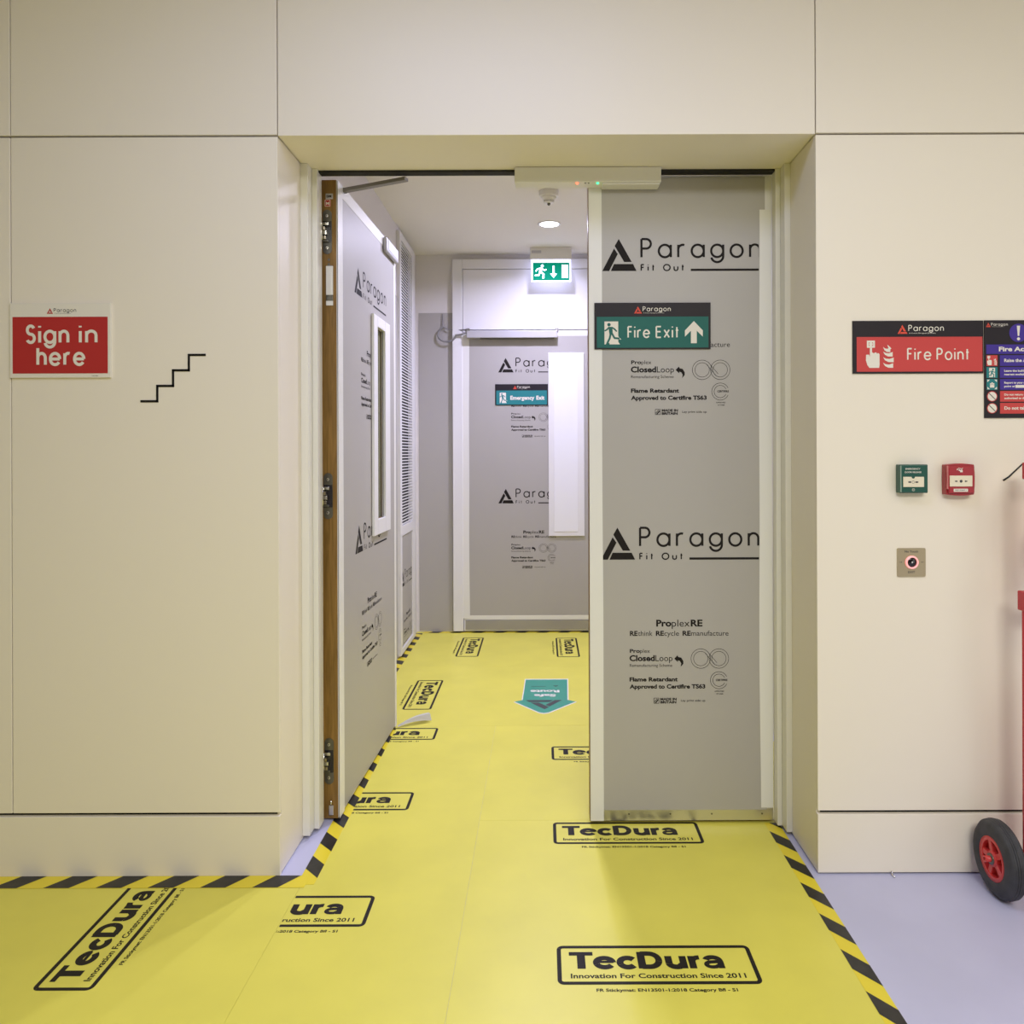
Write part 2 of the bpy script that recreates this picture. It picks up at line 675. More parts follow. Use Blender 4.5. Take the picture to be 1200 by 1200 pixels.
# corridor shell
b = MB(); b.box((XCL - .12, YB, 0), (XCL, YC + .12, ZC + .1), CORR); struct(b, 'wall_corridor_left')
b = MB(); b.box((XCR, YB, 0), (XCR + .12, YC + .12, ZC + .1), CORR); struct(b, 'wall_corridor_right')
b = MB(); b.box((XCL, YC, 0), (XCR, YC + .12, ZC + .1), CORR); struct(b, 'wall_corridor_back')
b = MB(); b.box((XCL, YB, ZC), (XCR, YC, ZC + .1), CEIL); struct(b, 'ceiling_corridor')

# stepped door frame in the opening
b = MB()
b.box((XL, 2.498, .012), (XL + .024, YB, ZT), FRAME, .0015)
b.box((XL + .024, 2.545, .012), (XL + .041, 2.600, ZT), FRAME, .0015)
struct(b, 'trim_1')
b = MB()
b.box((XR - .020, 2.512, .012), (XR, YB, ZT), FRAME, .0015)
b.box((XR - .036, 2.557, .012), (XR - .020, 2.598, ZT), FRAME, .0015)
struct(b, 'trim_2')
b = MB()
b.box((XL + .041, 2.563, ZT - .007), (XR - .036, 2.598, ZT), DARK)
struct(b, 'trim_3')

# ------------------------------------------------------------------ sheet printing
K = 346.4


def sheet_print(fl, x, y, k=1.0, m=PRINT):
    """one repeat of the sheet's print; x, y = foot of the big P"""
    def X(px):
        return x + (px - 749.0) / K * k

    def Y(py):
        return y - (py - 639.6) / K * k
    h = 21.3 / K * k
    fl.mark(X(704), Y(655.5), 40 / K * k, 37.5 / K * k, m)
    fl.geo('Paragon', X(748.6), Y(639.6), h, 2.6 / K * k, m, fit=(889.5 - 748.6) / K * k, gap=.42)
    fl.geo('Fit', X(748.8), Y(655.2), 7.0 / K * k, 1.5 / K * k, m, fit=16.5 / K * k, gap=.7)
    fl.geo('Out', X(775), Y(655.2), 7.0 / K * k, 1.5 / K * k, m, fit=25 / K * k, gap=.6)
    fl.rect(X(807.5), Y(655.8), X(889), Y(653.2), m)

    def z(t, x0, x1, yb, c, bold=0.0):
        fl.text(t, X(680 + x0 / 5), X(680 + x1 / 5), Y(600 + yb / 5), c / 5 / K * k, m, bold=bold)
    z('Pro', 442, 531, 670, 40, .035)
    z('plex', 533, 638, 670, 40, .0)
    z('RE', 644, 713, 670, 40, .035)
    for a, a0, a1, c, c0, c1 in (('RE', 288, 333, 'think', 336, 420), ('RE', 440, 487, 'cycle', 489, 575), ('RE', 596, 644, 'manufacture', 646, 865)):
        z(a, a0, a1, 724, 29, .035)
        z(c, c0, c1, 724, 29, .0)
    z('Pro', 287, 346, 823, 22, .03)
    z('plex', 347, 405, 823, 22, .0)
    z('Closed', 285, 433, 872, 35, .035)
    z('Loop', 437, 537, 872, 35, .0)
    z('Remanufacturing Scheme', 286, 535, 905, 17, .0)
    z('Flame Retardant', 285, 567, 991, 25, .04)
    z('Approved to Certifire TS63', 285, 728, 1033, 25, .04)
    z('MADE IN', 465, 560, 1102, 15, .05)
    z('BRITAIN', 465, 558, 1120, 15, .05)
    z('Lay print side up', 585, 728, 1109, 12, .01)
    z('APPROVED', 782, 838, 1053, 7, .02)
    z('CF 5468', 792, 832, 1068, 7, .02)

    def q(pts):
        return [(X(680 + a / 5), Y(600 + c / 5)) for a, c in pts]
    fl.frame(*q([(426, 1120)])[0], *q([(458, 1087)])[0], .001, .0016 * k, m)
    fl.face(q([(432, 1116), (452, 1092), (454, 1100), (440, 1117)]), m)
    fl.face(q([(430, 1108), (444, 1092), (448, 1092), (430, 1113)]), m)
    fl.face(q([(547, 858), (566, 838), (570, 848), (588, 852), (600, 872), (600, 888), (584, 906), (588, 886), (580, 872), (568, 868), (568, 878)]), m)
    lw = .0014 * k
    for cx in (702, 808):
        for rr in (57, 42):
            c = q([(cx, 858)])[0]
            fl.stroke(arc(c[0], c[1], rr / 5 / K * k, 0, 360, 30), lw, m)
    fl.stroke(q([(728, 826), (782, 890)]), lw, m)
    fl.stroke(q([(742, 818), (796, 882)]), lw, m)
    c = q([(808, 985)])[0]
    fl.stroke(arc(c[0], c[1], 50 / 5 / K * k, 25, 335, 28), lw, m)
    fl.stroke(arc(c[0], c[1], 36 / 5 / K * k, 25, 335, 24), lw, m)
    z('CERTIFIRE', 790, 858, 990, 12, .03)


# ------------------------------------------------------------------ door_1: left leaf, standing open
D1 = empty('door_1', (-0.701, 2.628, 0.008), R(88.5), kind='structure',
           label='left door leaf swung open into the corridor, bare oak edge showing')
LW, LT, LH = 0.905, 0.0525, 2.1845
wu0, wu1, wz0, wz1 = 0.520, 0.655, 0.978, 1.768     # glazed hole
b = MB()
for a, c in (((.0, .0, .0), (wu0, LT, LH)), ((wu1, .0, .0), (LW, LT, LH)),
             ((wu0, .0, .0), (wu1, LT, wz0)), ((wu0, .0, wz1), (wu1, LT, LH))):
    b.box(a, c, WOOD)
for a, c in (((wu0, .002, wz0), (wu0 + .002, LT - .002, wz1)), ((wu1 - .002, .002, wz0), (wu1, LT - .002, wz1))):
    b.box(a, c, DARK)
b.box((.001, -.0015, .002), (wu0 - .002, .0, LH - .002), WHITE)
b.box((wu1, -.0015, .002), (LW - .001, .0, LH - .002), WHITE)
b.box((wu0 - .002, -.0015, .002), (wu1, .0, wz0 - .002), WHITE)
b.box((wu0 - .002, -.0015, wz1), (wu1, .0, LH - .002), WHITE)
b.build('door_leaf', D1, local=True)
b = MB()
fo = (0.458, 0.745, 0.915, 1.812)
b.box((fo[0], -.017, fo[2]), (wu0, -.0056, fo[3]), WHITE, .002)
b.box((wu1, -.017, fo[2]), (fo[1], -.0056, fo[3]), WHITE, .002)
b.box((wu0, -.017, fo[2]), (wu1, -.0056, wz0), WHITE, .002)
b.box((wu0, -.017, wz1), (wu1, -.0056, fo[3]), WHITE, .002)
vf = b.build('vision_panel_frame', D1, local=True, label='white vision panel frame')
b = MB(); b.box((wu0 + .002, .004, wz0), (wu1 - .002, .010, wz1), GLASS_D)
b.box((wu0 + .012, .0015, wz0), (wu0 + .055, .004, wz1), DARK)
b.build('glass_pane', vf, local=True, label='dark narrow glass pane')


def hinge(y_top, y_bot, name_dark):
    z1 = CAM_Z - (y_top - PY) / 342.4 - .008
    z0 = CAM_Z - (y_bot - PY) / 342.4 - .008
    h = z1 - z0
    zc = (z0 + z1) / 2
    b = MB()
    w0, w1 = .0150, .0460
    M = Matrix(((0, 0, -1, 0), (1, 0, 0, 0), (0, 1, 0, 0), (0, 0, 0, 1)))
    r = (w1 - w0) / 2
    cy = (w0 + w1) / 2
    b.prism(arc(cy, z1 - r, r, 0, 180, 12) + arc(cy, z0 + r, r, 180, 360, 12), .002, GUNMETAL, M)
    hp = b.build('hinge', D1, local=True, label='three-dimensional concealed metal hinge in the oak edge')
    b = MB()
    b.box((-.0035, w0 + .001, zc - h * .24), (-.001, w1 - .001, zc + h * .24), BLACKG)
    for dz, x, y0, y1, hh, m in ((.17, -.010, .024, .046, .010, CHROME), (.06, -.016, .036, .062, .012, BRASS), (-.03, -.014, .030, .060, .014, CHROME),
                                 (-.14, -.012, .034, .056, .012, BRASS), (-.21, -.008, .026, .046, .008, GUNMETAL)):
        b.box((x, y0, zc + dz * h - hh / 2), (-.003, y1, zc + dz * h + hh / 2), m, .0015)
    b.cyl((-.011, .046, zc - h * .2), (-.011, .046, zc + h * .2), .0022, CHROME, 12)
    b.build('knuckle', hp, local=True, label='bright nickel link arms')
    b = MB()
    for s in (1, -1):
        b.cyl((-.0028, cy + .001, zc + s * h * .36), (-.0015, cy + .001, zc + s * h * .36), .005, CHROME, 16)
        b.cyl((-.0032, cy + .001, zc + s * h * .36), (-.0027, cy + .001, zc + s * h * .36), .0024, GUNMETAL, 10)
    b.build('screw', hp, local=True)


hinge(245, 297, 0)
hinge(553.5, 607.5, 1)
hinge(864, 918, 2)


def edge_pos(px, py):
    return (395 - px) / 342.4 - .0035, CAM_Z - (py - PY) / 342.4 - .008


ya, zb = edge_pos(390, 345)
yb_, za = edge_pos(381.8, 311)
b = MB()
b.box((-.004, ya, zb), (0, yb_, za), PLASTIC, .001)
b.box((-.006, ya + .004, zb + .004), (-.003, ya + .012, za - .022), PLASTIC, .001)
b.box((-.0048, ya, zb - .020), (0, yb_, zb), GUNMETAL, .001)
b.box((-.004, ya, zb - .036), (0, yb_, zb - .020), PLASTIC, .001)
b.build('edge_closer', D1, local=True, label='white slim closer plate set in the oak edge')
b = MB()
y0, z0 = edge_pos(390, 232.5); y1, z1 = edge_pos(381.5, 226)
b.box((-.0008, y0, z0), (0, y1, z1), GREY_P)
fl = Flat(); fl.text('BM', .003, .020, .005, .009, PRINT, bold=.03)
fl.put(b, (-.0008, y1, z0), (0, -1, 0), (0, 0, 1), lift=.0003)
b.build('grey_sticker', D1, local=True, label='small grey printed sticker')
b = MB()
y0, z0 = edge_pos(387.5, 241.5); y1, z1 = edge_pos(380.2, 233)
b.box((-.0008, y0, z0), (0, y1, z1), SIGN_R)
fl = Flat(); fl.frame(.001, .001, .020, .024, .001, .0016, SIGN_W); fl.text('M', .005, .016, .006, .011, SIGN_W, bold=.02)
fl.put(b, (-.0008, y1, z0), (0, -1, 0), (0, 0, 1), lift=.0003)
b.build('red_sticker', D1, local=True, label='small red printed sticker')
b = MB()
for py in (303.5, 309):
    y0, z0 = edge_pos(385, py)
    b.cyl((-.0015, y0, z0), (0, y0, z0), .0042, GUNMETAL, 14)
b.build('screw', D1, local=True)
b = MB()
y0, z0 = edge_pos(386.5, 958)
b.box((-.004, y0 - .006, .012), (0, y0 + .010, .045), STEEL, .001)
b.cyl((-.004, y0 + .002, .045), (-.004, y0 + .002, .062), .003, CHROME, 12)
b.build('drop_seal', D1, local=True, label='steel drop seal end at the door bottom')
# closer arm from the leaf top to the frame head, and the catch on the far top corner
b = MB()
A, B = Vector((-.690, 2.70, 2.1845)), Vector((-.455, 2.598, 2.1875))
L_ = (B - A).length
M = Matrix.Translation(A) @ (B - A).to_track_quat('X', 'Z').to_matrix().to_4x4()
b.box((-.012, -.011, -.010), (L_, .011, .002), mat('arm grey', (.20, .185, .17), .4), .001, M=M)
b.cyl((A.x, A.y, 2.172), (A.x, A.y, 2.188), .008, GUNMETAL, 16)
b.build('closer_arm', D1, label='grey flat closer arm reaching to the frame head')
b = MB()
b.box((.66, -.024, 2.115), (.895, -.0055, 2.178), GREY_P, .008, 4)
b.box((.69, -.0255, 2.130), (.875, -.0235, 2.170), WHITE, .0008)
b.build('catch_box', D1, local=True, label='rounded grey-white catch box at the far top corner')

S1 = empty('protective_sheet', tuple(ROOTM['door_1'] @ Vector((0, 0, 0))), R(88.5),
           label='grey printed protective sheet covering the open left door leaf with narrow glazed slot', cat='protective sheet', group='grey printed protective sheets')
b = MB()
for a, c in (((.010, 0), (fo[0], LH - .012)), ((fo[1], 0), (LW - .004, LH - .012)), ((fo[0], 0), (fo[1], fo[2])), ((fo[0], fo[3]), (fo[1], LH - .012))):
    b.box((a[0], -.0045, a[1] + (.010 if a[1] == 0 else 0)), (c[0], -.0016, c[1]), SHEET)
fl = Flat()
sheet_print(fl, 0.335, 1.889, .95)
sheet_print(fl, 0.335, 0.918, .95)
fl.clip(.02, .02, LW - .02, LH - .03)
for f in [f for f in fl.bm.faces if fo[0] < f.calc_center_median().x < fo[1] and fo[2] < f.calc_center_median().y < fo[3]]:
    fl.bm.faces.remove(f)
fl.put(b, (0, -.0045, 0), (1, 0, 0), (0, 0, 1))
b.build('sheet', S1, local=True)
b = MB()
b.box((.0, -.0056, .0), (.058, -.0047, LH), TAPE_W)
b.build('tape_strip', S1, local=True, label='white tape strip')
b = MB(); b.box((LW - .035, -.0056, .0), (LW, -.0047, LH), TAPE_W); b.build('tape_strip', S1, local=True, label='white tape strip')
b = MB(); b.box((.058, -.0056, LH - .045), (LW - .035, -.0047, LH), TAPE_W); b.build('tape_strip', S1, local=True, label='white tape strip')

# ------------------------------------------------------------------ door_2: right leaf, closed
YD = 2.600
D2 = empty('door_2', (0.159, YD, 0.0), kind='structure', label='closed right door leaf')
b = MB()
b.box((.159, YD, .010), (.7803, YD + .0525, 2.1934), WOOD)
b.box((.1605, YD - .0015, .012), (.7800, YD, 2.1925), WHITE)
b.build('door_leaf', D2)
b = MB()
p0 = at_y(704, 963, YD); p1 = at_y(906, 946, YD)
b.box((.163, YD - .0035, .012), (.7775, YD - .0016, .062), STEEL)
for x in (.29, .43, .57, .74):
    b.cyl((x, YD - .0045, .034), (x, YD - .0034, .034), .003, GUNMETAL, 10)
b.build('kick_plate', D2, label='steel kick plate')

S2 = empty('protective_sheet', (.4, YD, .01), label='grey printed protective sheet on the closed right door leaf, behind the green arrow sign', cat='protective sheet', group='grey printed protective sheets')
b = MB()
sx0, sx1 = .200, .756
b.box((sx0, YD - .0052, .048), (sx1, YD - .0016, 2.186), SHEET)
fl = Flat()
xo, zo = at_y(749, 639.6, YD).x, at_y(749, 639.6, YD).z
sheet_print(fl, xo, zo)
sheet_print(fl, at_y(750.6, 302, YD).x, at_y(750.6, 302, YD).z)
fl.clip(sx0 + .002, .06, .735, 2.18)
fl.put(b, (0, YD - .0052, 0), (1, 0, 0), (0, 0, 1))
b.build('sheet', S2)


def wavy_strip(x0, x1, z0, z1, y, th, m, wob, seed, n=24):
    rnd = random.Random(seed)
    b = MB()
    ph = rnd.random() * 6
    L, Rr = [], []
    for k in range(n + 1):
        z = z0 + (z1 - z0) * k / n
        L.append((x0 + wob * math.sin(ph + k * .55) * .7 + wob * math.sin(ph * 2 + k * .21), z))
        Rr.append((x1, z))
    M = Matrix(((1, 0, 0, 0), (0, 0, -1, y), (0, 1, 0, 0), (0, 0, 0, 1)))
    for k in range(n):
        b.prism([L[k], Rr[k], Rr[k + 1], L[k + 1]], th, m, M)
    bmesh.ops.remove_doubles(b.bm, verts=b.bm.verts[:], dist=1e-5)
    return b


b = wavy_strip(.735, .7775, .055, 2.075, YD - .0054, .0008, TAPE_W, .0018, 3)
b.build('tape_strip', S2, label='wavy white tape strip')
b = wavy_strip(.205, .1605, .012, 2.186, YD - .0054, .0008, TAPE_W, .0008, 5)
b.build('tape_strip', S2, label='white tape strip')

# ------------------------------------------------------------------ door_3: end door with its tall frame
YD3 = YC - .03
D3 = empty('door_3', (-.02, YD3, 0), kind='structure', label='white double-height framed door at the corridor end')
fx0, fx1 = -.622, .60
b = MB()
b.box((fx0, YC - .042, .012), (fx0 + .070, YC - .0, 2.612), WHITE, .003)
b.box((fx1 - .070, YC - .042, .012), (fx1, YC - .0, 2.612), WHITE, .003)
b.box((fx0 + .070, YC - .042, 2.545), (fx1 - .070, YC - .0, 2.612), WHITE, .003)
b.build('door_frame', D3)
b = MB(); b.box((fx0 + .073, YD3, 2.121), (fx1 - .073, YC - .002, 2.542), WHITE, .0015); b.build('over_panel', D3)
b = MB()
b.box((fx0 + .073, YD3, .012), (fx1 - .073, YC - .002, 2.115), WHITE, .0015)
b.build('door_leaf', D3)
b = MB()
b.box((fx0 + .085, YD3 - .006, .022), (fx1 - .075, YD3 - .0005, .088), mat('dull steel plate', (.40, .385, .41), .42, metal=.55), .001)
b.build('kick_plate', D3, label='brushed steel kick plate')
b = MB()
va = at_y(642.5, 413.5, YD3 - .01); vb = at_y(685, 628, YD3 - .01)
b.box((va.x, YD3 - .016, vb.z), (vb.x, YD3 - .0004, va.z), WHITE, .002)
vp = b.build('vision_panel', D3, label='blanked white vision panel')
b = MB()
b.box((va.x + .038, YD3 - .0185, vb.z + .03), (vb.x - .045, YD3 - .0155, va.z - .042), mat('white film', (0.86, 0.86, 0.88), .3), .001)
b.build('film', vp, label='taped white film')

S3 = empty('protective_sheet', (-.1, YD3, .1), label='grey printed protective sheet on the corridor end door, beside the white vision panel', cat='protective sheet', group='grey printed protective sheets')
b = MB()
s3x0, s3x1, s3z0, s3z1 = -.512, fx1 - .09, .118, 2.075
for a, c in (((s3x0, s3z0), (va.x, s3z1)), ((vb.x, s3z0), (s3x1, s3z1)), ((va.x, s3z0), (vb.x, vb.z)), ((va.x, va.z), (vb.x, s3z1))):
    b.box((a[0], YD3 - .0040, a[1]), (c[0], YD3 - .0004, c[1]), SHEET)
fl = Flat()
p = at_y(604.2, 429.3, YD3); sheet_print(fl, p.x, p.z, .935)
p = at_y(604.4, 582.6, YD3); sheet_print(fl, p.x, p.z, .935)
fl.put(b, (0, YD3 - .0040, 0), (1, 0, 0), (0, 0, 1))
b.build('sheet', S3)
b = wavy_strip(s3x0 + .004, fx0 + .045, .10, 2.08, YD3 - .0045, .0008, TAPE_W, .0015, 8); b.build('tape_strip', S3, label='white tape strip')
b = MB(); b.box((s3x0, YD3 - .0052, .092), (s3x1, YD3 - .0044, .122), TAPE_W); b.build('tape_strip', S3, label='white tape strip')

# plain sheet on the end wall, beside the frame
b = MB()
p = at_y(490.5, 367, YC)
b.box((p.x, YC - .004, .01), (fx0 - .002, YC - .0004, p.z), SHEET)
b.build('protective_sheet', label='plain grey protective sheet on the end wall, left of the tall white frame', cat='protective sheet')

# ------------------------------------------------------------------ vent unit on the corridor's left wall
XF = XCL + .022
V = empty('louvre_door', (XCL, 4.95, 0.0), label='white louvred riser door on the left corridor wall', cat='louvre door')
b = MB()
vy0, vy1 = 4.742, 5.130
for a, c in (((4.690, .015), (vy0, 2.622)), ((vy1, .015), (5.235, 2.622)), ((vy0, 2.572), (vy1, 2.622)), ((vy0, .745), (vy1, .808)), ((vy0, .015), (vy1, .05))):
    b.box((XCL + .0004, a[0], a[1]), (XF, c[0], c[1]), WHITE, .0015)
b.box((XCL + .0004, vy0, .05), (XCL + .012, vy1, .745), WHITE)
b.build('frame', V)
b = MB()
b.box((XCL + .0004, vy0, .808), (XCL + .002, vy1, 2.572), DARK)
n = 94
pitch = (2.572 - .808) / n
for k in range(n):
    z = .808 + pitch * (k + .5)
    b.box((XCL + .0150, vy0, z - pitch * .20), (XCL + .0170, vy1, z + pitch * .20), WHITE)
for y in (vy1 - .055,):
    b.box((XCL + .002, y, .808), (XCL + .018, y + .005, 2.572), WHITE)
b.build('louvre', V, label='white slatted louvre')
S4 = MB()
S4.box((XCL + .0125, vy0 + .02, .055), (XCL + .0155, vy1 - .004, .742), SHEET)
fl = Flat()
sheet_print(fl, 4.855, .466, .9)
fl.clip(vy0 + .03, .06, vy1 - .01, .73)
fl.put(S4, (XCL + .0155, 0, 0), (0, 1, 0), (0, 0, 1))
S4.build('protective_sheet', label='narrow grey printed protective sheet below the louvre', cat='protective sheet', group='grey printed protective sheets')
b = MB(); b.box((XCL + .0004, 3.72, .015), (XCL + .004, 4.682, 2.215), SHEET)
b.build('protective_sheet', label='plain grey protective sheet on the left corridor wall, behind the open door leaf', cat='protective sheet')
b = wavy_strip(5.335, 5.240, .09, 2.3, 0, .0008, TAPE_W, .004, 12)
b.bm.transform(Matrix(((0, -1, 0, XCL + .0015), (1, 0, 0, 0), (0, 0, 1, 0), (0, 0, 0, 1))))
bmesh.ops.recalc_face_normals(b.bm, faces=b.bm.faces[:])
b.build('tape_strip', label='long white tape strip in the far left corridor corner', cat='tape')

# ------------------------------------------------------------------ maglock bar and its cable on the end door
ML = empty('door_closer', (-.2, YD3, 2.08), label='grey bar closer across the top of the corridor end door', cat='door closer')
ma = at_y(547, 387.5, YD3 - .06); mb_ = at_y(653, 395.5, YD3 - .06)
b = MB()
b.box((ma.x, YD3 - .062, mb_.z), (mb_.x, YD3 - .0052, ma.z), GREY_P, .003)
b.build('body', ML)
b = MB(); b.box((ma.x + .09, YD3 - .056, mb_.z - .004), (mb_.x - .02, YD3 - .01, mb_.z - .0002), GUNMETAL, .001); b.build('contact_strip', ML, label='dark strip under the bar')
for x in (ma.x + .004, mb_.x - .002):
    b = MB()
    b.box((x - .012, YD3 - .012, ma.z + .002), (x + .012, YD3 - .0005, ma.z + .026), STEEL, .001)
    for dx in (-.006, .006):
        for dz in (.008, .020):
            b.cyl((x + dx, YD3 - .0145, ma.z + dz), (x + dx, YD3 - .0115, ma.z + dz), .003, GUNMETAL, 10)
    b.build('bracket', ML, label='small screwed steel bracket')
b = MB()
b.box((ma.x + .03, YD3 - .006, ma.z + .002), (mb_.x - .05, YD3 - .001, ma.z + .007), GUNMETAL)
b.build('top_rail', ML, label='thin dark rail')
cp = []
for px, py, d in ((518.6, 368, .006), (518.7, 378, .008), (519, 383, .012), (526, 386.5, .02), (536, 386.8, .03), (545, 386, .05), (549, 385, .055)):
    cp.append(at_y(px, py, YC - d - .006))
lp = []
for k in range(25):
    a = R(100 + 255 * k / 24)
    lp.append(at_y(523.5 + 10.5 * math.cos(a), 392 - 8.5 * math.sin(a), YC - .012 - .04 * (k / 24)))
lp += [at_y(540, 392, YC - .06), at_y(546, 390, YC - .075)]
b = MB(); b.tube(cp, .0030, CABLE); b.tube(lp, .0065, CABLE); b.build('door_loop_cable', label='grey looped cable left of the bar closer', cat='cable')

# ------------------------------------------------------------------ automatic operator on the head
OP = empty('door_operator', (.13, 2.535, 2.15), label='white door operator box under the soffit with tiny red and green lights', cat='door operator')
oy = 2.535
oa = at_y(603, 195.5, oy); ob = at_y(775, 213.0, oy)
b = MB()
b.box((oa.x, oy, ob.z), (ob.x, 2.596, ZT - .0008), PLASTIC, .003)
b.build('cover', OP)
b = MB(); b.box((oa.x + .29, oy + .006, ob.z - .006), (ob.x - .004, 2.592, ob.z - .0003), PLASTIC, .001); b.build('slide_rail', OP, label='cream slide rail')
for px, m, nm in ((676.5, LED_R, 'red led light'), (700.5, LED_GR, 'green led light')):
    p = at_y(px, 213.6, oy)
    b = MB(); b.cyl((p.x, oy + .006, ob.z - .0045), (p.x, oy + .006, ob.z - .0001), .0040, m, 14, r2=.0042); b.build('led', OP, label=nm)
b = MB()
for px in (686, 690):
    p = at_y(px, 213.6, oy)
    b.cyl((p.x, oy + .006, ob.z - .003), (p.x, oy + .006, ob.z - .0001), .0022, GUNMETAL, 10)
b.build('sensor_eye', OP, label='tiny dark sensor eyes')

# ------------------------------------------------------------------ corridor ceiling fittings
dp = Vector((.042, 4.10, ZC))
DT = empty('smoke_detector', tuple(dp), label='white smoke detector on the corridor ceiling in front of the downlight', cat='smoke detector')
T = Matrix.Translation(dp) @ Matrix.Diagonal((1, 1, -1, 1))
b = MB(); b.lathe([(0, .0004), (.052, .0004), (.052, .028), (.047, .031), (0, .031)], PLASTIC, T, smooth=False); b.build('base', DT)
b = MB(); b.lathe([(.040, .0315), (.039, .040), (.033, .046), (.029, .048), (.029, .056)], PLASTIC, T, smooth=False)
b.lathe([(.024, .050), (.024, .060)], GUNMETAL, T)
b.lathe([(.030, .058), (.028, .062), (0, .064)], PLASTIC, T)
for k in range(8):
    a = k * math.pi / 4
    b.box((.024 * math.cos(a) - .002, .024 * math.sin(a) - .002, .048), (.024 * math.cos(a) + .002, .024 * math.sin(a) + .002, .060), PLASTIC, M=T)
b.build('sensor_head', DT)
b = MB(); b.lathe([(0, .064), (.008, .064), (.009, .070), (.004, .076), (0, .077)], GUNMETAL, T, seg=16); b.build('tip', DT, label='small dark sensor tip')


def downlight(loc, label):
    o = empty('downlight', loc, label=label, cat='downlight', group='corridor downlights')
    T = Matrix.Translation(loc) @ Matrix.Diagonal((1, 1, -1, 1))
    b = MB(); b.lathe([(.070, .0003), (.071, .003), (.068, .006), (.060, .006), (.057, .002)], WHITE, T); b.build('trim_ring', o)
    b = MB(); b.lathe([(.057, .003), (.03, .004), (0, .0045)], LAMP, T); b.build('lens', o, label='glowing white lens')
    return o


downlight((.05, 4.68, ZC), 'glowing round downlight in the corridor ceiling behind the smoke detector')

EY = 5.235
ES = empty('exit_light', (.06, EY, ZC), label='lit green exit sign hanging from the corridor ceiling, running figure and down arrow', cat='exit light')
ea = at_y(621.3, 292, EY); eb = at_y(669.7, 304.5, EY)
b = MB()
b.box((ea.x, EY - .022, eb.z), (eb.x, EY + .040, ZC - .0004), PLASTIC, .003)
b.build('housing', ES)
b = MB()
b.box((ea.x + .010, EY - .0235, ZC - .040), (ea.x + .075, EY - .0222, ZC - .022), GREY_P)
b.build('maker_plate', ES, label='small grey rating plate')
pa = at_y(622.7, 306.2, EY); pb = at_y(669, 330.2, EY)
b = MB()
b.box((pa.x, EY - .004, pb.z), (pb.x, EY + .004, pa.z + .008), EXIT_W, .001)
fl = Flat()
W, H = pb.x - pa.x, pa.z - pb.z
fl.rect(.010, .008, W - .010, H - .010, EXIT_G)


def running(fl, x, y, h, m, layer=1, flip=1):
    """running figure, h tall, x = centre"""
    def q(pts):
        return [(x + flip * a * h, y + c * h) for a, c in pts]
    c = q([(.10, .88)])[0]
    fl.disc(c[0], c[1], .105 * h, m, layer, 16)
    fl.face(q([(-.10, .74), (.10, .76), (.06, .42), (-.14, .40)]), m, layer)
    fl.stroke(q([(.06, .70), (.24, .55), (.40, .62)]), .085 * h, m, layer)
    fl.stroke(q([(-.06, .71), (-.27, .64), (-.38, .48)]), .085 * h, m, layer)
    fl.stroke(q([(.0, .43), (.20, .28), (.16, .02), (.24, .02)]), .11 * h, m, layer)
    fl.stroke(q([(-.06, .42), (-.16, .20), (-.44, .18)]), .11 * h, m, layer)


def arrow(fl, x, y, h, m, layer=1, up=1):
    w = .5
    pts = [(0, 1), (w, .48), (w, .28), (.14, .62), (.14, 0), (-.14, 0), (-.14, .62), (-w, .28), (-w, .48)]
    fl.face([(x + a * h * .82, y + (c if up > 0 else 1 - c) * h) for a, c in pts], m, layer)


running(fl, .065, .026, H * .66, EXIT_W, 1)
fl.face([(.145, .055), (.145, H - .032), (.157, H - .032), (.157, .055), (.174, .055), (.151, .026), (.128, .055)], EXIT_W, 1)
fl.rect(W - .062, .026, W - .020, H - .026, EXIT_W, 1)
fl.put(b, (pa.x, EY - .0041, pb.z), (1, 0, 0), (0, 0, 1))
b.build('sign_panel', ES, label='glowing green pictogram panel')

# ------------------------------------------------------------------ floor protection
MT = .0016


def tec_logo(fl, x, y, m=PRINT_F):
    """stamp, x, y = lower left corner of its box (0.486 x 0.143)"""
    w, h = .486, .143
    fl.frame(x, y, x + w, y + h, .016, .0105, m)
    fl.heavy(x + .030, x + .412, y + .056, .062, m)
    fl.text('Innovation For Construction Since 2011', x + .032, x + .452, y + .022, .0165, m, bold=.025)
    fl.text('FR Stickymat: EN13501-1:2018 Category Bfl - S1', x + .090, x + .420, y - .024, .0105, m, bold=.03)


def floor_sheet(x0, y0, x1, y1, prints, rot, label):
    b = MB()
    b.box((x0, y0, .0001), (x1, y1, MT), MAT_Y)
    for (px, py) in prints:
        fl = Flat()
        tec_logo(fl, 0, 0)
        if rot == 0:
            fl.clip(x0 + .003 - px, y0 + .003 - py, x1 - .003 - px, y1 - .003 - py)
            fl.put(b, (px, py, MT), (1, 0, 0), (0, 1, 0), .0003)
        elif rot == 1:      # reads away from the camera
            fl.clip(y0 + .003 - py, -9, y1 - .003 - py, 9)
            fl.put(b, (px, py, MT), (0, 1, 0), (-1, 0, 0), .0003)
        else:               # reads towards the camera
            fl.put(b, (px, py, MT), (0, -1, 0), (1, 0, 0), .0003)
    return b.build('floor_protection_sheet', label=label, cat='floor protection', group='yellow printed floor protection')


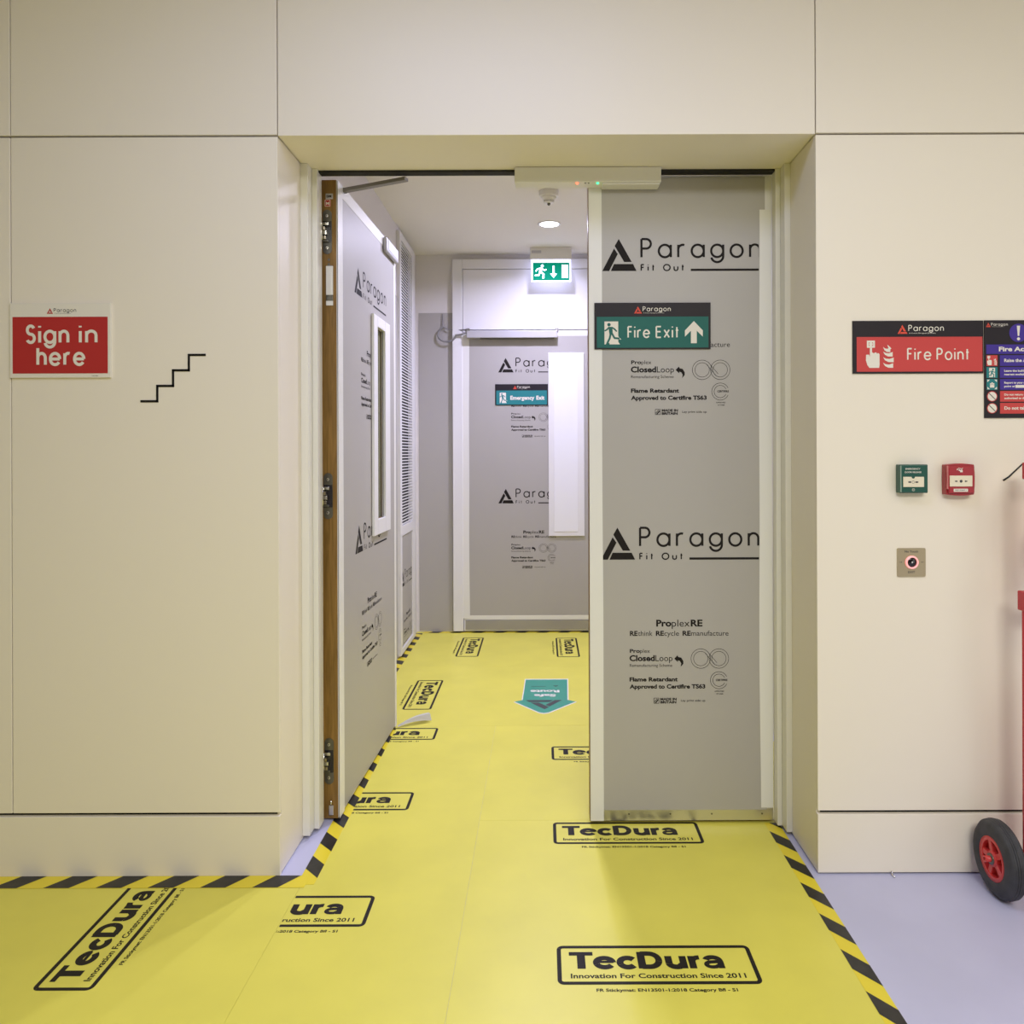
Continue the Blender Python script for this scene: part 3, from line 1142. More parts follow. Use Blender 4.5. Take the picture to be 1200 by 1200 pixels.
G0 = .0006
floor_sheet(X0 + 1.2, YF + .1, -.704 - G0, YW - .001, [(-1.058, 1.796), (-1.058, 1.08)], 1, 'yellow printed floor sheet along the left wall, its stamp running away from view')
floor_sheet(-.704, YF + .1, -.217 - G0, 3.535, [(-.961, 2.035 + .664 * k) for k in range(-7, 3)], 0, 'narrow yellow floor sheet showing cut-off stamps beside the open left door')
floor_sheet(-.217, YF + .1, .796, 2.622, [(.033, 1.81 + .652 * k) for k in range(-7, 2)], 0, 'yellow printed floor sheet with two full stamps in front of the closed door leaf')
floor_sheet(-.217, 2.623, XCR - .02, 3.535, [(.036, 3.137)], 0, 'yellow floor sheet behind the closed door leaf, its stamp partly hidden')
floor_sheet(XCL + .002, 3.536, XCR - .02, 4.52, [(-.690, 4.245), (.30, 4.245)], -1, 'yellow floor sheet under the green arrow sticker')
floor_sheet(XCL + .002, 4.521, XCR - .02, YC - .001, [(-.540, 5.222), (.088, 5.205)], -1, 'yellow floor sheet at the foot of the corridor end door')


def hazard(x0, y0, x1, y1, along, phase, slant, label, z=MT, blk=.074, per=.151):
    b = MB()
    b.box((x0, y0, z + .0001), (x1, y1, z + .0005), TAPE_Y)
    fl = Flat()
    if along == 'y':
        k = int((y0 - phase) / per) - 2
        while phase + k * per < y1 + per:
            s = phase + k * per
            fl.face([(x0, s), (x1, s + slant), (x1, s + slant + blk), (x0, s + blk)], TAPE_K)
            k += 1
    else:
        k = int((x0 - phase) / per) - 2
        while phase + k * per < x1 + per:
            s = phase + k * per
            fl.face([(s, y0), (s + blk, y0), (s + blk + slant, y1), (s + slant, y1)], TAPE_K)
            k += 1
    fl.clip(x0, y0, x1, y1)
    fl.put(b, (0, 0, z + .0005), (1, 0, 0), (0, 1, 0), .0003)
    return b.build('hazard_tape', label=label, cat='hazard tape', group='black and yellow hazard tape')


hazard(.748, YF + .1, .796, 2.597, 'y', 2.466, -.062, 'black and yellow hazard tape along the right edge of the yellow floor')
hazard(-.718, 2.235, -.668, 3.50, 'y', 2.4716, -.052, 'black and yellow hazard tape along the foot of the open left door')
hazard(X0 + 1.2, 2.219, -.692, YW - .001, 'x', -1.446, .048, 'black and yellow hazard tape along the foot of the left wall', z=MT + .0006)
hazard(XCL + .001, 3.55, XCL + .050, YC - .05, 'y', 4.74, -.030, 'black and yellow hazard tape at the base of the louvred corridor wall', blk=.075)
hazard(XCL + .055, YC - .046, XCR - .03, YC - .001, 'x', -.8, .03, 'black and yellow hazard tape at the foot of the corridor end door')

# green direction sticker, readable from the other side
b = MB()
out = [(-.098, 4.262), (.142, 4.262), (.131, 3.896), (.173, 3.868), (.030, 3.700), (.006, 3.690), (-.018, 3.700), (-.148, 3.868), (-.107, 3.896)]
M = Matrix.Translation((0, 0, MT + .0001))
b.prism(out, .0004, SIGN_W, M)
fl = Flat()
cx, cy = .010, 3.95
fl.face([(cx + (x - cx) * .955, cy + (y - cy) * .955) for x, y in out], STICK_G)
fl.put(b, (0, 0, MT + .0005), (1, 0, 0), (0, 1, 0), .0002)
fl = Flat()
fl.mark(-.085, 0.0, .185, .14, STICK_K)
fl.text('Safe', -.055, .058, -.095, .040, SIGN_W, bold=.04)
fl.text('Route', -.075, .078, -.165, .042, SIGN_W, bold=.04)
fl.rect(-.005, -.232, .075, -.226, STICK_K)
fl.mark(-.072, -.246, .030, .026, STICK_K)
fl.put(b, (.013, 3.755 + .14, MT + .0009), (-1, 0, 0), (0, -1, 0), .0002)
b.build('floor_sticker', label='green arrow floor sticker on the yellow corridor floor', cat='floor sticker')

# peeled strip at the end of the open door
b = MB()
A, B = Vector((-.664, 3.515, .006)), Vector((-.530, 3.600, .034))
n = 10
rows = []
t = bmesh.new()
for k in range(n + 1):
    f = k / n
    c = A.lerp(B, f) + Vector((0, 0, .010 * math.sin(f * 3.1)))
    w = .010 + .030 * f
    d = Vector((.53, -.85, 0)).normalized()
    up = Vector((0, 0, 1))
    prof = [c - d * w * .7 - up * min(.020 * f, c.z - .004), c - d * w * .3 + up * .004, c + d * w * .15 + up * .003, c + d * w * .55 - up * min(.024 * f, c.z - .004)]
    rows.append([t.verts.new(p) for p in prof])
for r0, r1 in zip(rows, rows[1:]):
    for i in range(3):
        t.faces.new((r0[i], r0[i + 1], r1[i + 1], r1[i]))
bmesh.ops.solidify(t, geom=t.faces[:], thickness=.0012)
bmesh.ops.recalc_face_normals(t, faces=t.faces[:])
b.merge(t, TAPE_W, smooth=False)
b.build('peeled_tape', label='peeled white tape end lifting off the yellow floor at the open door', cat='tape')

# ------------------------------------------------------------------ wall signs


def board(root_name, label, cat, tl, br, Y, th, bm_, group=None):
    """rectangular sign; returns root, width, height, lower-left corner on its face"""
    a, c = at_y(*tl, Y), at_y(*br, Y)
    o = empty(root_name, ((a.x + c.x) / 2, Y, c.z), label=label, cat=cat, group=group)
    b = MB(); b.box((a.x, Y - th, c.z), (c.x, Y - .0004, a.z), bm_, .0006)
    b.build('backing_board', o)
    return o, c.x - a.x, a.z - c.z, (a.x, Y - th, c.z)


def layer(o, name, org, draw, base=0, label=None):
    fl = Flat()
    draw(fl)
    b = MB()
    fl.put(b, (org[0], org[1] - .0003 - base * .0004, org[2]), (1, 0, 0), (0, 0, 1), .0001)
    return b.build(name, o, label=label)


def brand(fl, x, y, h, txt, tri=SIGN_O, sub=True):
    fl.mark(x, y, h * 1.12, h, tri)
    fl.geo('Paragon', x + h * 1.22, y + h * .34, h * .62, h * .085, txt, fit=h * 4.0, gap=.36)
    if sub:
        fl.text('A Future Designed Business', x + h * 1.3, x + h * 4.3, y + h * .02, h * .11, txt)


# sign-in board
o, W, H, org = board('sign_in_sign', 'white-edged red sign reading Sign in here on the left wall', 'sign', (13, 355.7), (131, 442.7), YW, .006, SIGN_W)
k = W / 118.0
layer(o, 'colour_panel', org, lambda f: f.rect(3.3 * k, 5.0 * k, W - 3.2 * k, H - 16.3 * k, SIGN_R), label='deep red panel')


for w_, a, yb, wd in (('Sign', 18.5, 46.3, 51.5), ('in', 81, 46.3, 22.0), ('here', 31.2, 72.3, 57.5)):
    layer(o, 'lettering', org, lambda f: f.geo(w_, a * k, H - yb * k, 19.4 * k, 3.5 * k, SIGN_W, fit=wd * k, gap=.36), 1, 'cream word ' + w_)
layer(o, 'logo', org, lambda f: brand(f, 43.5 * k, H - 12.7 * k, 6.6 * k, STICK_K, SIGN_R), label='small triangle logo and name')
layer(o, 'imprint', org, lambda f: f.text('signage', 96 * k, 103.5 * k, 1.9 * k, 1.1 * k, STICK_K), label='tiny printed imprint')

# black line symbols painted on the wall
STEP = mat('black wall paint line', (.008, .007, .006), .4)
b = MB()
fl = Flat()
pts = [(166, 470.3), (184.5, 470.3), (184.5, 452.3), (203, 452.3), (203, 434), (221.5, 434), (221.5, 416), (240, 416)]
P = [at_y(x, y, YW) for x, y in pts]
lw = 2.7 / 394.3
for i in range(len(P) - 1):
    a, c = P[i], P[i + 1]
    if i % 2 == 0:
        b.box((a.x - lw / 2, YW - .0016, a.z - lw / 2), (c.x + lw / 2, YW - .0002, a.z + lw / 2), STEP, .0005)
    else:
        b.box((a.x - lw / 2, YW - .0016, a.z - lw / 2), (a.x + lw / 2, YW - .0002, c.z + lw / 2), STEP, .0005)
b.build('stair_symbol', label='black stepped stair line on the left wall beside the red sign', cat='wall symbol')
b = MB()
hp_ = [at_y(x, y, YW) for x, y in ((1175.5, 563.0), (1182, 558.8), (1199, 542.8), (1216, 558.8), (1222.5, 563.0))]
b.tube([(p.x, YW - .0008, p.z) for p in hp_], .0026, STEP, 8)
b.build('roof_symbol', label='black slanting roof line on the right wall at the frame edge', cat='wall symbol')

# fire point
o, W, H, org = board('fire_point_sign', 'wide black and coral sign reading Fire Point with a pressing hand', 'sign', (998.5, 376.3), (1151.8, 437.5), YW, .004, SIGN_K)
k = W / 153.3
layer(o, 'colour_panel', org, lambda f: f.rect(4.6 * k, 2.2 * k, W - 1.4 * k, H - 19.0 * k, SIGN_R2), label='coral red panel')
layer(o, 'lettering', org, lambda f: f.geo('Fire', 63.5 * k, 16.2 * k, 12.8 * k, 1.7 * k, SIGN_W, fit=28.5 * k, gap=.36), 1, 'cream word Fire')
layer(o, 'lettering', org, lambda f: f.geo('Point', 98 * k, 16.2 * k, 12.8 * k, 1.7 * k, SIGN_W, fit=38.5 * k, gap=.36), 1, 'cream word Point')
layer(o, 'logo', org, lambda f: brand(f, 52.5 * k, H - 15.4 * k, 10.4 * k, SIGN_W), label='orange triangle logo and name')


def hand(f, x, y, s, m=SIGN_W, bg_=SIGN_R2, L=0):
    def q(p):
        return [(x + a * s, y + c * s) for a, c in p]
    f.face(q([(4, 0), (15.5, 0), (16, 4), (16, 16), (14.6, 17.4), (12.9, 16.6), (12.4, 17.9), (10.6, 18.2), (9.2, 17.0), (8.2, 18), (7.2, 18), (7.2, 23.5), (4.8, 23.5), (4.6, 13), (3.6, 15.6), (0.3, 15.4), (0, 9), (1.6, 3.4)]), m, L)
    f.frame(1.2 * s + x, 23.6 * s + y, 10.6 * s + x, 32 * s + y, .3 * s, 2.2 * s, m, L)
    c = q([(5.9, 27.8)])[0]
    f.disc(c[0], c[1], 2.2 * s, m, L, 16)


def flames(f, x, y, s, m=SIGN_W, L=0):
    for dy, w in ((0, 1.0), (6.6, 1.05), (13.2, .95), (18.5, .72)):
        f.face([(x + a * s * w, y + (c + dy) * s) for a, c in ((11.8, 0), (6, .2), (2.2, 2.2), (.0, 6), (3.2, 4.2), (7, 3.8), (11.8, 5.4))], m, L)
    f.face([(x + a * s, y + c * s) for a, c in ((5.0, 27.2), (6.0, 23.8), (8.2, 21.6), (9.8, 22.4), (8.2, 24.5))], m, L)


layer(o, 'pictogram', org, lambda f: (hand(f, 15.3 * k, 6.6 * k, 1.0 * k), flames(f, 35.4 * k, 6.6 * k, 1.0 * k)), 1, 'cream hand and flame pictogram')

# fire action notice
o, W, H, org = board('fire_action_notice', 'tall black notice with blue and red rows headed Fire Action', 'notice', (1152.6, 375.6), (1232.4, 489.6), YW, .0042, SIGN_K)
k = W / 79.8
layer(o, 'logo', org, lambda f: brand(f, 1.8 * k, H - 8.0 * k, 4.9 * k, SIGN_W), label='small triangle logo and name')
layer(o, 'exclamation_disc', org, lambda f: (f.disc(W / 2, H - 15 * k, 10.8 * k, SIGN_B), f.face([(W / 2 - 1.9 * k, H - 6.6 * k), (W / 2 + 1.9 * k, H - 6.6 * k), (W / 2 + .9 * k, H - 18.5 * k), (W / 2 - .9 * k, H - 18.5 * k)], SIGN_W, 1), f.disc(W / 2, H - 22 * k, 1.8 * k, SIGN_W, 1)), label='blue disc with white exclamation mark')


def draw(f):
    f.rect(2.0 * k, H - 39.6 * k, W - 2 * k, H - 28.6 * k, SIGN_B)
    f.text('Fire Action', 16.8 * k, 62.8 * k, H - 36.6 * k, 5.4 * k, SIGN_W, 1, .035)


layer(o, 'heading', org, draw, label='blue heading band')
rows = [(SIGN_B, ['Raise the Alarm'], 'red'), (SIGN_B, ['Leave the building by the', 'nearest available exit'], 'exit'), (SIGN_B, ['Report to your assembly', 'point at'], 'meet'),
        (SIGN_R2, ['Do not return until', 'authorised to do so'], 'ban'), (SIGN_R2, ['Do not take risks'], 'ban')]
for i, (c, tx, ic) in enumerate(rows):
    y1 = H - (41.2 + 14.0 * i) * k
    y0 = y1 - 12.6 * k

    def draw(f):
        f.rect(18 * k, y0, W - 2 * k, y1, c)
        if len(tx) == 1:
            w = {'Raise the Alarm': 36, 'Do not take risks': 40}[tx[0]]
            f.text(tx[0], 23 * k, (23 + w) * k, y0 + 4.6 * k, 3.9 * k, SIGN_W, 1, .03)
        else:
            for j, t in enumerate(tx):
                f.text(t, 23 * k, (23 + len(t) * 1.55) * k, y0 + (7.2 - 4.2 * j) * k, 2.4 * k, SIGN_W, 1, .03)
            if ic == 'meet':
                f.rect(36 * k, y0 + 2.3 * k, 62 * k, y0 + 5.6 * k, SIGN_W, 1)
    layer(o, 'instruction_row', org, draw, label='blue row' if c is SIGN_B else 'red row')

    def draw2(f):
        x0, x1 = 2.2 * k, 15.2 * k
        if ic == 'red':
            f.rect(x0, y0, x1, y1, SIGN_R2)
            hand(f, x0 + .7 * k, y0 + 1 * k, .34 * k, L=1)
            flames(f, x0 + 8.4 * k, y0 + 1 * k, .30 * k, L=1)
        elif ic == 'exit':
            f.rect(x0, y0, x1, y1, SIGN_T)
            f.rect(x0 + 3 * k, y0 + .8 * k, x1 - 3 * k, y1 - .8 * k, SIGN_W, 1)
            running(f, (x0 + x1) / 2, y0 + 1 * k, 10 * k, SIGN_T, 2)
        elif ic == 'meet':
            f.rect(x0, y0, x1, y1, SIGN_T)
            for sx in (-1, 1):
                for sy in (-1, 1):
                    cx, cy = (x0 + x1) / 2, (y0 + y1) / 2
                    f.face([(cx + sx * 5.6 * k, cy + sy * 5.6 * k), (cx + sx * 2.6 * k, cy + sy * 5.6 * k), (cx + sx * 5.6 * k, cy + sy * 2.6 * k)], SIGN_W, 1)
            for dx in (-1.7, 0, 1.7):
                f.disc((x0 + x1) / 2 + dx * k, (y0 + y1) / 2 + (1.6 if dx == 0 else .6) * k, .95 * k, SIGN_W, 1, 12)
                f.rect((x0 + x1) / 2 + (dx - .9) * k, y0 + 2.6 * k, (x0 + x1) / 2 + (dx + .9) * k, (y0 + y1) / 2 + (.2 if dx == 0 else -.6) * k, SIGN_W, 1)
        else:
            cx, cy = (x0 + x1) / 2, (y0 + y1) / 2
            f.disc(cx, cy, 6.1 * k, SIGN_R2)
            f.disc(cx, cy, 5.2 * k, SIGN_W, 1)
            f.stroke([(cx - 3.7 * k, cy + 3.7 * k), (cx + 3.7 * k, cy - 3.7 * k)], .8 * k, SIGN_K, 2)
    layer(o, 'pictogram', org, draw2, label={'red': 'red hand pictogram', 'exit': 'teal running figure pictogram', 'meet': 'teal meeting point pictogram', 'ban': 'round crossed-out pictogram'}[ic])


# fire exit sign on the closed leaf
def exit_sign(name, label, tl, br, Y, green, text, words, arrow_on):
    o, W, H, org = board(name, label, 'sign', tl, br, Y, .004, SIGN_K)
    k = W / 136.0
    layer(o, 'colour_panel', org, lambda f: f.rect(2.8 * k, 1.6 * k, W - 2.6 * k, H - 16.4 * k, green), label='green panel')
    layer(o, 'logo', org, lambda f: brand(f, 46.5 * k, H - 12.6 * k, 8.2 * k, SIGN_W), label='orange triangle logo and name')

    def pic(f):
        f.rect(11.7 * k, 5.6 * k, 27.8 * k, 32.4 * k, SIGN_W)
        f.face([(27.8 * k, 5.6 * k), (29.8 * k, 5.6 * k), (27.8 * k, 8.6 * k)], SIGN_W)
        f.face([(27.8 * k, 11.2 * k), (31.6 * k, 11.2 * k), (27.8 * k, 15 * k)], SIGN_W)
        c = (17.0 * k, 28.6 * k)
        f.disc(c[0], c[1], 2.0 * k, green, 1, 16)
        f.face([(a * k, b * k) for a, b in ((16.3, 26.2), (21.0, 26.0), (21.4, 18), (17.6, 16.8))], green, 1)
        f.stroke([(a * k, b * k) for a, b in ((20.4, 25.4), (23.6, 23.4), (26.0, 20.6))], 1.7 * k, green, 1)
        f.stroke([(a * k, b * k) for a, b in ((17.2, 25.6), (14.6, 22.8), (11.9, 21.4))], 1.7 * k, green, 1)
        f.stroke([(a * k, b * k) for a, b in ((20.4, 18.4), (23.4, 13.0), (29.4, 12.4))], 2.2 * k, green, 1)
        f.stroke([(a * k, b * k) for a, b in ((18.9, 17.8), (17.8, 12.6), (15.8, 8.6), (14.6, 6.0), (17.6, 6.0))], 2.2 * k, green, 1)
    layer(o, 'pictogram', org, pic, 1, 'cream running figure pictogram')
    for t, a, c, yb, h, bo in words:
        if arrow_on:
            layer(o, 'lettering', org, lambda f: f.geo(t, a * k, yb * k, h * k, 1.75 * k, SIGN_W, fit=(c - a) * k, gap=.36), 1, 'cream word ' + t)
        else:
            layer(o, 'lettering', org, lambda f: f.text(t, a * k, c * k, yb * k, h * k, SIGN_W, bold=bo), 1, 'cream word ' + t)
    if arrow_on:
        layer(o, 'arrow', org, lambda f: f.face([(a * k, b * k) for a, b in ((116.3, 32.6), (126.7, 21.6), (126.7, 14.3), (119.7, 21.2), (119.7, 6.6), (112.8, 6.6), (112.8, 21.2), (105.8, 14.3), (105.8, 21.6))], SIGN_W), 1, 'cream arrow')
    return o


exit_sign('fire_exit_sign', 'black and green sign reading Fire Exit with an up arrow', (696.4, 355.2), (832.6, 409.0), YD - .0064, SIGN_G, 0,
          [('Fire', 38.5, 65, 13.6, 12.6, .004), ('Exit', 71.5, 99, 13.6, 12.6, .004)], True)
exit_sign('emergency_exit_sign', 'small teal sign reading Emergency Exit on the corridor end door', (580.3, 450.3), (642.2, 474.8), YD3 - .0042, SIGN_T, 0,
          [('Emergency', 39, 101, 14.0, 10.5, .03), ('Exit', 106, 127, 14.0, 10.5, .03)], False)

# ------------------------------------------------------------------ call points and exit sensor
ga, gb = at_y(1049.6, 544.4, YW - .028), at_y(1087.8, 577.8, YW - .028)
ga.x = at_y(1049.6, 560, YW).x
G = empty('door_release', ((ga.x + gb.x) / 2, YW, gb.z), label='green emergency door release box on the right wall', cat='call point')
gw, gh = gb.x - ga.x, ga.z - gb.z
b = MB(); b.box((ga.x, YW - .026, gb.z), (gb.x, YW - .0004, ga.z), BOX_G, .002, 3); b.box((ga.x + .003, YW - .030, gb.z + .002), (gb.x - .002, YW - .025, ga.z - .002), BOX_G, .0015)
b.build('housing', G)
b = MB()
b.box((ga.x + .0075, YW - .0325, gb.z + .018), (gb.x - .0140, YW - .0295, gb.z + .048), CREAM, .0008)
fl = Flat()
fl.rect(.0145, .0125, .0215, .0165, STICK_K); fl.face([(.0215, .0115), (.0235, .0145), (.0215, .0175)], STICK_K)
fl.rect(.0365, .0125, .0435, .0165, STICK_K); fl.face([(.0365, .0115), (.0345, .0145), (.0365, .0175)], STICK_K)
fl.stroke(arc(.029, .0145, .0036, 0, 360, 20), .0007, STICK_K)
fl.disc(.029, .030, .005, BOX_G)
fl.clip(0, 0, .07, .030)
fl.put(b, (ga.x + .0075, YW - .0326, gb.z + .018), (1, 0, 0), (0, 0, 1))
b.build('press_plate', G, label='cream press plate')
for words, xa, xb, dz in (('EMERGENCY', .0150, .0585, .0150), ('DOOR RELEASE', .0130, .0615, .0248)):
    b = MB(); fl = Flat(); fl.text(words, xa, xb, gh - dz, .0044, SIGN_W, bold=.02)
    fl.put(b, (ga.x, YW - .0302, gb.z), (1, 0, 0), (0, 0, 1))
    b.build('lettering', G, label='white words ' + words)
b = MB(); fl = Flat(); fl.stroke(arc(.038, .010, .0036, 0, 360, 18), .0008, SIGN_W)
fl.text('C', .0366, .0394, .0085, .003, SIGN_W)
fl.put(b, (ga.x, YW - .0302, gb.z), (1, 0, 0), (0, 0, 1))
b.build('round_symbol', G, label='small white round symbol')
b = MB(); b.box((ga.x + .0010, YW - .0312, gb.z + .003), (ga.x + .0030, YW - .024, ga.z - .003), mat('clear hinge plastic', (.30, .42, .36), .15), .0005); b.build('cover_hinge', G, label='clear plastic cover hinge')

ra, rb = at_y(1103.4, 544.6, YW - .030), at_y(1142.5, 579.6, YW - .030)
ra.x = at_y(1103.6, 560, YW).x
RD = empty('fire_call_point', ((ra.x + rb.x) / 2, YW, rb.z), label='red manual fire call point box on the right wall', cat='call point')
b = MB()
w, h = rb.x - ra.x, ra.z - rb.z
prof = [(w * i / 12, .0 - .0035 * math.sin(math.pi * i / 12)) for i in range(13)] + [(w + .002, h * .25), (w + .0025, h * .5), (w + .002, h * .75)] + [(w - w * i / 12, h + .0035 * math.sin(math.pi * i / 12)) for i in range(13)] + [(-.001, h * .5)]
M = Matrix(((1, 0, 0, ra.x), (0, 0, -1, YW - .0004), (0, 1, 0, rb.z), (0, 0, 0, 1)))
b.prism(prof, .026, BOX_R, M, .0015)
b.box((ra.x + .003, YW - .033, rb.z + .004), (rb.x - .002, YW - .026, ra.z - .004), BOX_R, .003, 3)
b.build('housing', RD)
b = MB()
b.box((ra.x + .0055, YW - .0355, rb.z + .024), (rb.x - .0100, YW - .0325, rb.z + .056), CREAM, .0008)
fl = Flat()
for o_ in (.0145,):
    fl.rect(o_, .0140, o_ + .0045, .0170, STICK_K); fl.face([(o_ + .0045, .0120), (o_ + .008, .0155), (o_ + .0045, .0190)], STICK_K)
fl.disc(.0325, .0155, .0042, STICK_K, n=16)
fl.rect(.046, .0140, .0505, .0170, STICK_K); fl.face([(.046, .0120), (.0425, .0155), (.046, .0190)], STICK_K)
fl.put(b, (ra.x + .0055, YW - .0356, rb.z + .024), (1, 0, 0), (0, 0, 1))
b.build('press_plate', RD, label='cream press plate with arrows')
b = MB(); fl = Flat()
fl.stroke([(.028, h - .016), (.032, h - .010), (.038, h - .011), (.043, h - .018), (.041, h - .011), (.045, h - .010)], .0014, SIGN_W)
fl.disc(.034, h - .016, .0022, SIGN_W); fl.rect(.036, h - .022, .044, h - .016, SIGN_W)
fl.stroke(arc(.030, h - .014, .003, 120, 240, 8), .0008, SIGN_W)
fl.put(b, (ra.x, YW - .0332, rb.z), (1, 0, 0), (0, 0, 1))
b.build('alarm_symbol', RD, label='white hand symbol')
b = MB(); b.box((ra.x + .0175, YW - .0342, rb.z + .0085), (rb.x - .0225, YW - .0325, rb.z + .0175), SIGN_W, .0004)
fl = Flat(); fl.text('TEST POINT 1', .003, .037, .0030, .0034, STICK_K, bold=.02)
fl.put(b, (ra.x + .0175, YW - .0343, rb.z + .0085), (1, 0, 0), (0, 0, 1))
b.build('label_strip', RD, label='cream printed label strip')
b = MB(); b.box((ra.x + .0005, YW - .0322, rb.z + .016), (ra.x + .0030, YW - .025, ra.z - .003), mat('clear cover plastic', (.65, .22, .22), .12), .0006); b.build('cover_hinge', RD, label='clear plastic cover hinge')

na, nb = at_y(1051, 642.2, YW), at_y(1084.2, 675.6, YW)
N = empty('exit_sensor', ((na.x + nb.x) / 2, YW, nb.z), label='square satin brass no-touch exit sensor plate with a glowing pink ring', cat='exit sensor')
w, h = nb.x - na.x, na.z - nb.z
b = MB()
M = Matrix(((1, 0, 0, na.x), (0, 0, -1, YW - .0004), (0, 1, 0, nb.z), (0, 0, 0, 1)))
r_ = .004
b.prism(arc(w - r_, h - r_, r_, 0, 90, 5) + arc(r_, h - r_, r_, 90, 180, 5) + arc(r_, r_, r_, 180, 270, 5) + arc(w - r_, r_, r_, 270, 360, 5), .003, PLATE, M)
fl = Flat()
fl.text('No Touch', w * .26, w * .73, h * .845, .0062, STICK_K, bold=.01)
fl.text('EXIT', w * .375, w * .62, h * .125, .0062, STICK_K, bold=.01)
for s in (-1, 1):
    fl.stroke([(w / 2 + s * .029, h * .51), (w / 2 + s * .037, h * .51)], .0009, STICK_K)
    fl.stroke([(w / 2 + s * .031, h * .53), (w / 2 + s * .029, h * .51), (w / 2 + s * .031, h * .49)], .0007, STICK_K)
fl.put(b, (na.x, YW - .0034, nb.z), (1, 0, 0), (0, 0, 1))
b.build('plate', N)
T = Matrix(((1, 0, 0, na.x + w * .503), (0, 0, -1, YW - .0034), (0, 1, 0, nb.z + h * .505), (0, 0, 0, 1)))
b = MB(); b.lathe([(.0195, .0001), (.0195, .003), (.018, .0055), (.0145, .0055), (.0145, .0015)], LED_PINK, T); b.build('light_ring', N, label='glowing pink ring')
b = MB(); b.lathe([(.0144, .0012), (.012, .0030), (0, .0042)], BLACKG, T); b.lathe([(.0032, .0036), (0, .0052)], CHROME, T, seg=12); b.build('sensor_lens', N, label='black sensor lens')

# ------------------------------------------------------------------ red trolley with wheel at the right edge
WX, WY, WR = 1.262, 2.166, .105
TR = empty('extinguisher_trolley', (1.5, 2.10, 0), label='red wheeled extinguisher trolley at the right edge of the frame', cat='trolley')


def wheel(x, sgn):
    T = Matrix(((0, 0, sgn, x), (0, 1, 0, WY), (1, 0, 0, WR + .0015), (0, 0, 0, 1)))     # lathe axis along x, starting at the outer face
    T = T @ Matrix.Rotation(0.3, 4, 'Z') @ Matrix.Diagonal((WR / .118, WR / .118, .8 * WR / .118, 1))
    b = MB()
    r = .118
    prof = [(.066, .004), (.072, .0), (.096, .0), (.106, .004), (.112, .012)]
    for k in range(5):
        z = .015 + k * .008
        rr = r - .0012 * abs(k - 2)
        prof += [(rr - .003, z), (rr, z + .0015), (rr, z + .0055), (rr - .003, z + .007)]
    prof += [(.112, .058), (.106, .064), (.096, .068), (.072, .068), (.066, .064), (.066, .004)]
    b.lathe(prof, RUBBER, T, seg=64, smooth=True)
    wh = b.build('tyre', TR, label='black ribbed rubber tyre')
    b = MB()
    b.lathe([(.054, .004), (.0665, .002), (.0665, .066), (.060, .066), (.058, .034), (.054, .020), (.054, .004)], RED_HUB, T, seg=48)
    b.lathe([(.0, .002), (.023, .002), (.024, .008), (.024, .055), (.0, .055)], RED_HUB, T, seg=28)
    b.lathe([(.020, .026), (.058, .026), (.058, .034), (.020, .034)], RED_HUB, T, seg=40, smooth=False)
    for k in range(5):
        M = T @ Matrix.Rotation(k * 2 * math.pi / 5, 4, 'Z')
        b.box((.020, -.0085, .006), (.057, .0085, .040), RED_HUB, .002, M=M)
    b.build('rim', wh, label='red five-spoke rim')
    b = MB()
    b.lathe([(.017, .0015), (.017, -.003), (.010, -.004), (.0, -.004)], GUNMETAL, T, seg=24)
    b.lathe([(.0095, -.003), (.0095, -.026), (.0065, -.026), (.0065, -.006), (0, -.006)], RED_HUB, T, seg=20)
    b.build('hub', wh, label='red axle stub with dark washer')


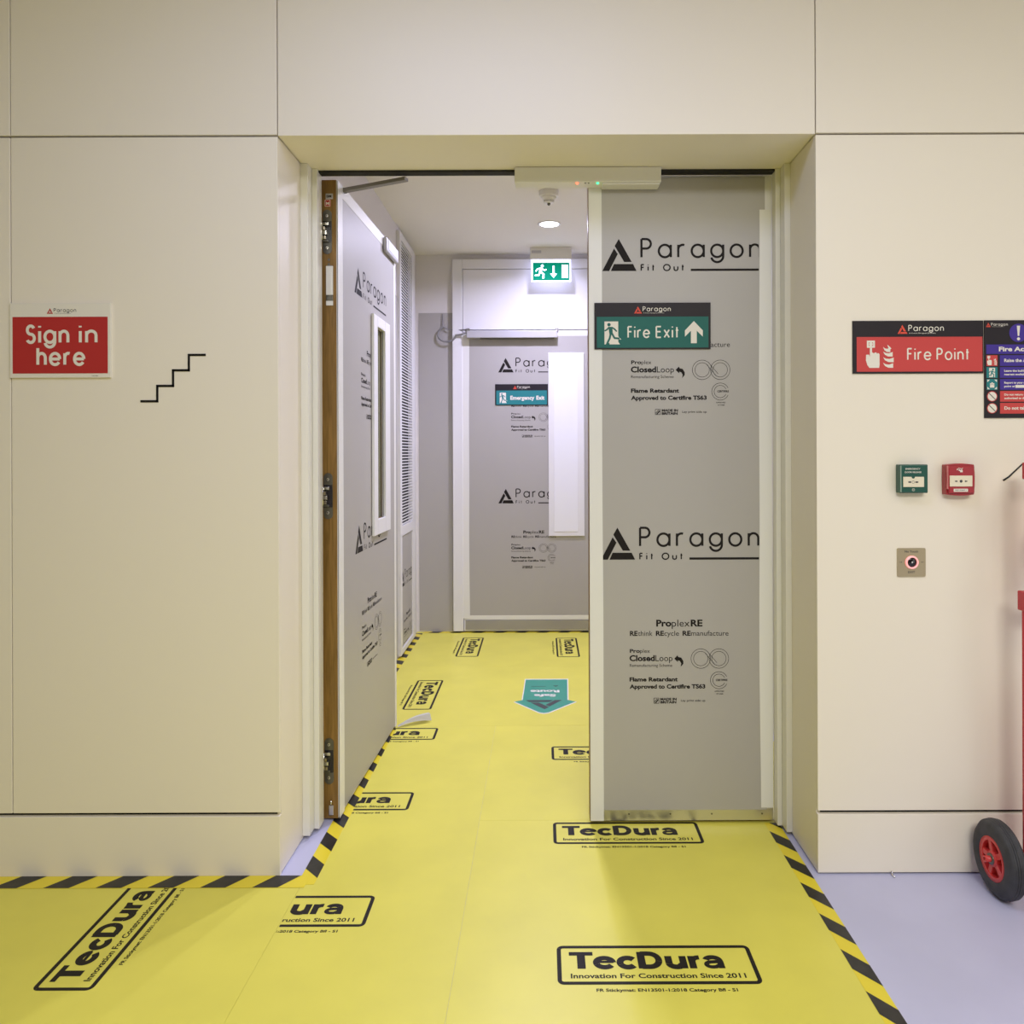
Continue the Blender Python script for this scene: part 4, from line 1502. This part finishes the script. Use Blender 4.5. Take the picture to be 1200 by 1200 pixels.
wheel(WX, 1)
b = MB()
b.cyl((WX + .06, WY, WR + .0015), (1.75, WY, WR + .0015), .011, RED_P); b.build('axle', TR)
for x in (1.369, 1.72):
    b = MB()
    b.cyl((x, WY, .02), (x, WY, .83), .0145, RED_P, bev=.002)
    b.box((x - .018, WY - .02, .805), (x + .018, WY + .02, .860), RED_P, .003)
    b.build('post', TR)
    b = MB()
    d = .008 if x < 1.5 else -.008
    b.cyl((x + d, WY, .855), (x + d, WY, 1.225), .0105, RED_P, bev=.002)
    b.box((x + d - .014, WY - .016, 1.176), (x + d + .030, WY + .016, 1.224), RED_P, .003)
    b.build('handle', TR)
b = MB(); b.box((1.387, WY - .012, .812), (1.702, WY + .012, .846), RED_P, .003); b.build('crossbar', TR)
b = MB()  # unseen red bell, added to bounce a pink tint onto the wall
b.box((1.530, WY - .007, .840), (1.556, WY + .001, 1.060), RED_P, .002)
b.lathe([(0, 0), (.050, .0), (.095, .010), (.122, .036), (.124, .060), (.118, .062), (0, .062)], RED_P, Matrix(((1, 0, 0, 1.543), (0, 0, 1, WY - .070), (0, -1, 0, 1.025), (0, 0, 0, 1))), seg=48)
b.build('bounce_bell', TR, label='round red bell on its strap, added out of view to tint the wall')
b = MB(); b.box((1.39, WY - .20, .006), (1.70, WY + .012, .014), RED_P, .002); b.build('foot_plate', TR)
EX = empty('fire_extinguisher', (1.545, WY - .11, .0145), label='red fire extinguisher standing on the trolley outside the frame', cat='fire extinguisher')
T = Matrix.Translation((1.545, WY - .11, .0145))
b = MB(); b.lathe([(0, 0), (.075, 0), (.080, .012), (.080, .44), (.070, .49), (.035, .53), (.024, .54), (.024, .56), (0, .56)], RED_P, T); b.build('cylinder', EX)
b = MB(); b.box((1.533, WY - .140, .575), (1.557, WY - .06, .605), GUNMETAL, .004); b.box((1.537, WY - .20, .605), (1.553, WY - .08, .617), GUNMETAL, .003); b.build('valve', EX, label='dark valve and lever')

# small bent wire clip at the foot of the right wall
b = MB()
p = at_z(1047, 1028, .002)
b.tube([(p.x + .001, YW - .004, .012), (p.x + .003, YW - .006, .007), (p.x, YW - .012, .004), (p.x + .003, YW - .022, .0025)], .0022, CHROME, 8)
b.build('wire_clip', label='tiny bent silver wire at the foot of the right wall', cat='wire')
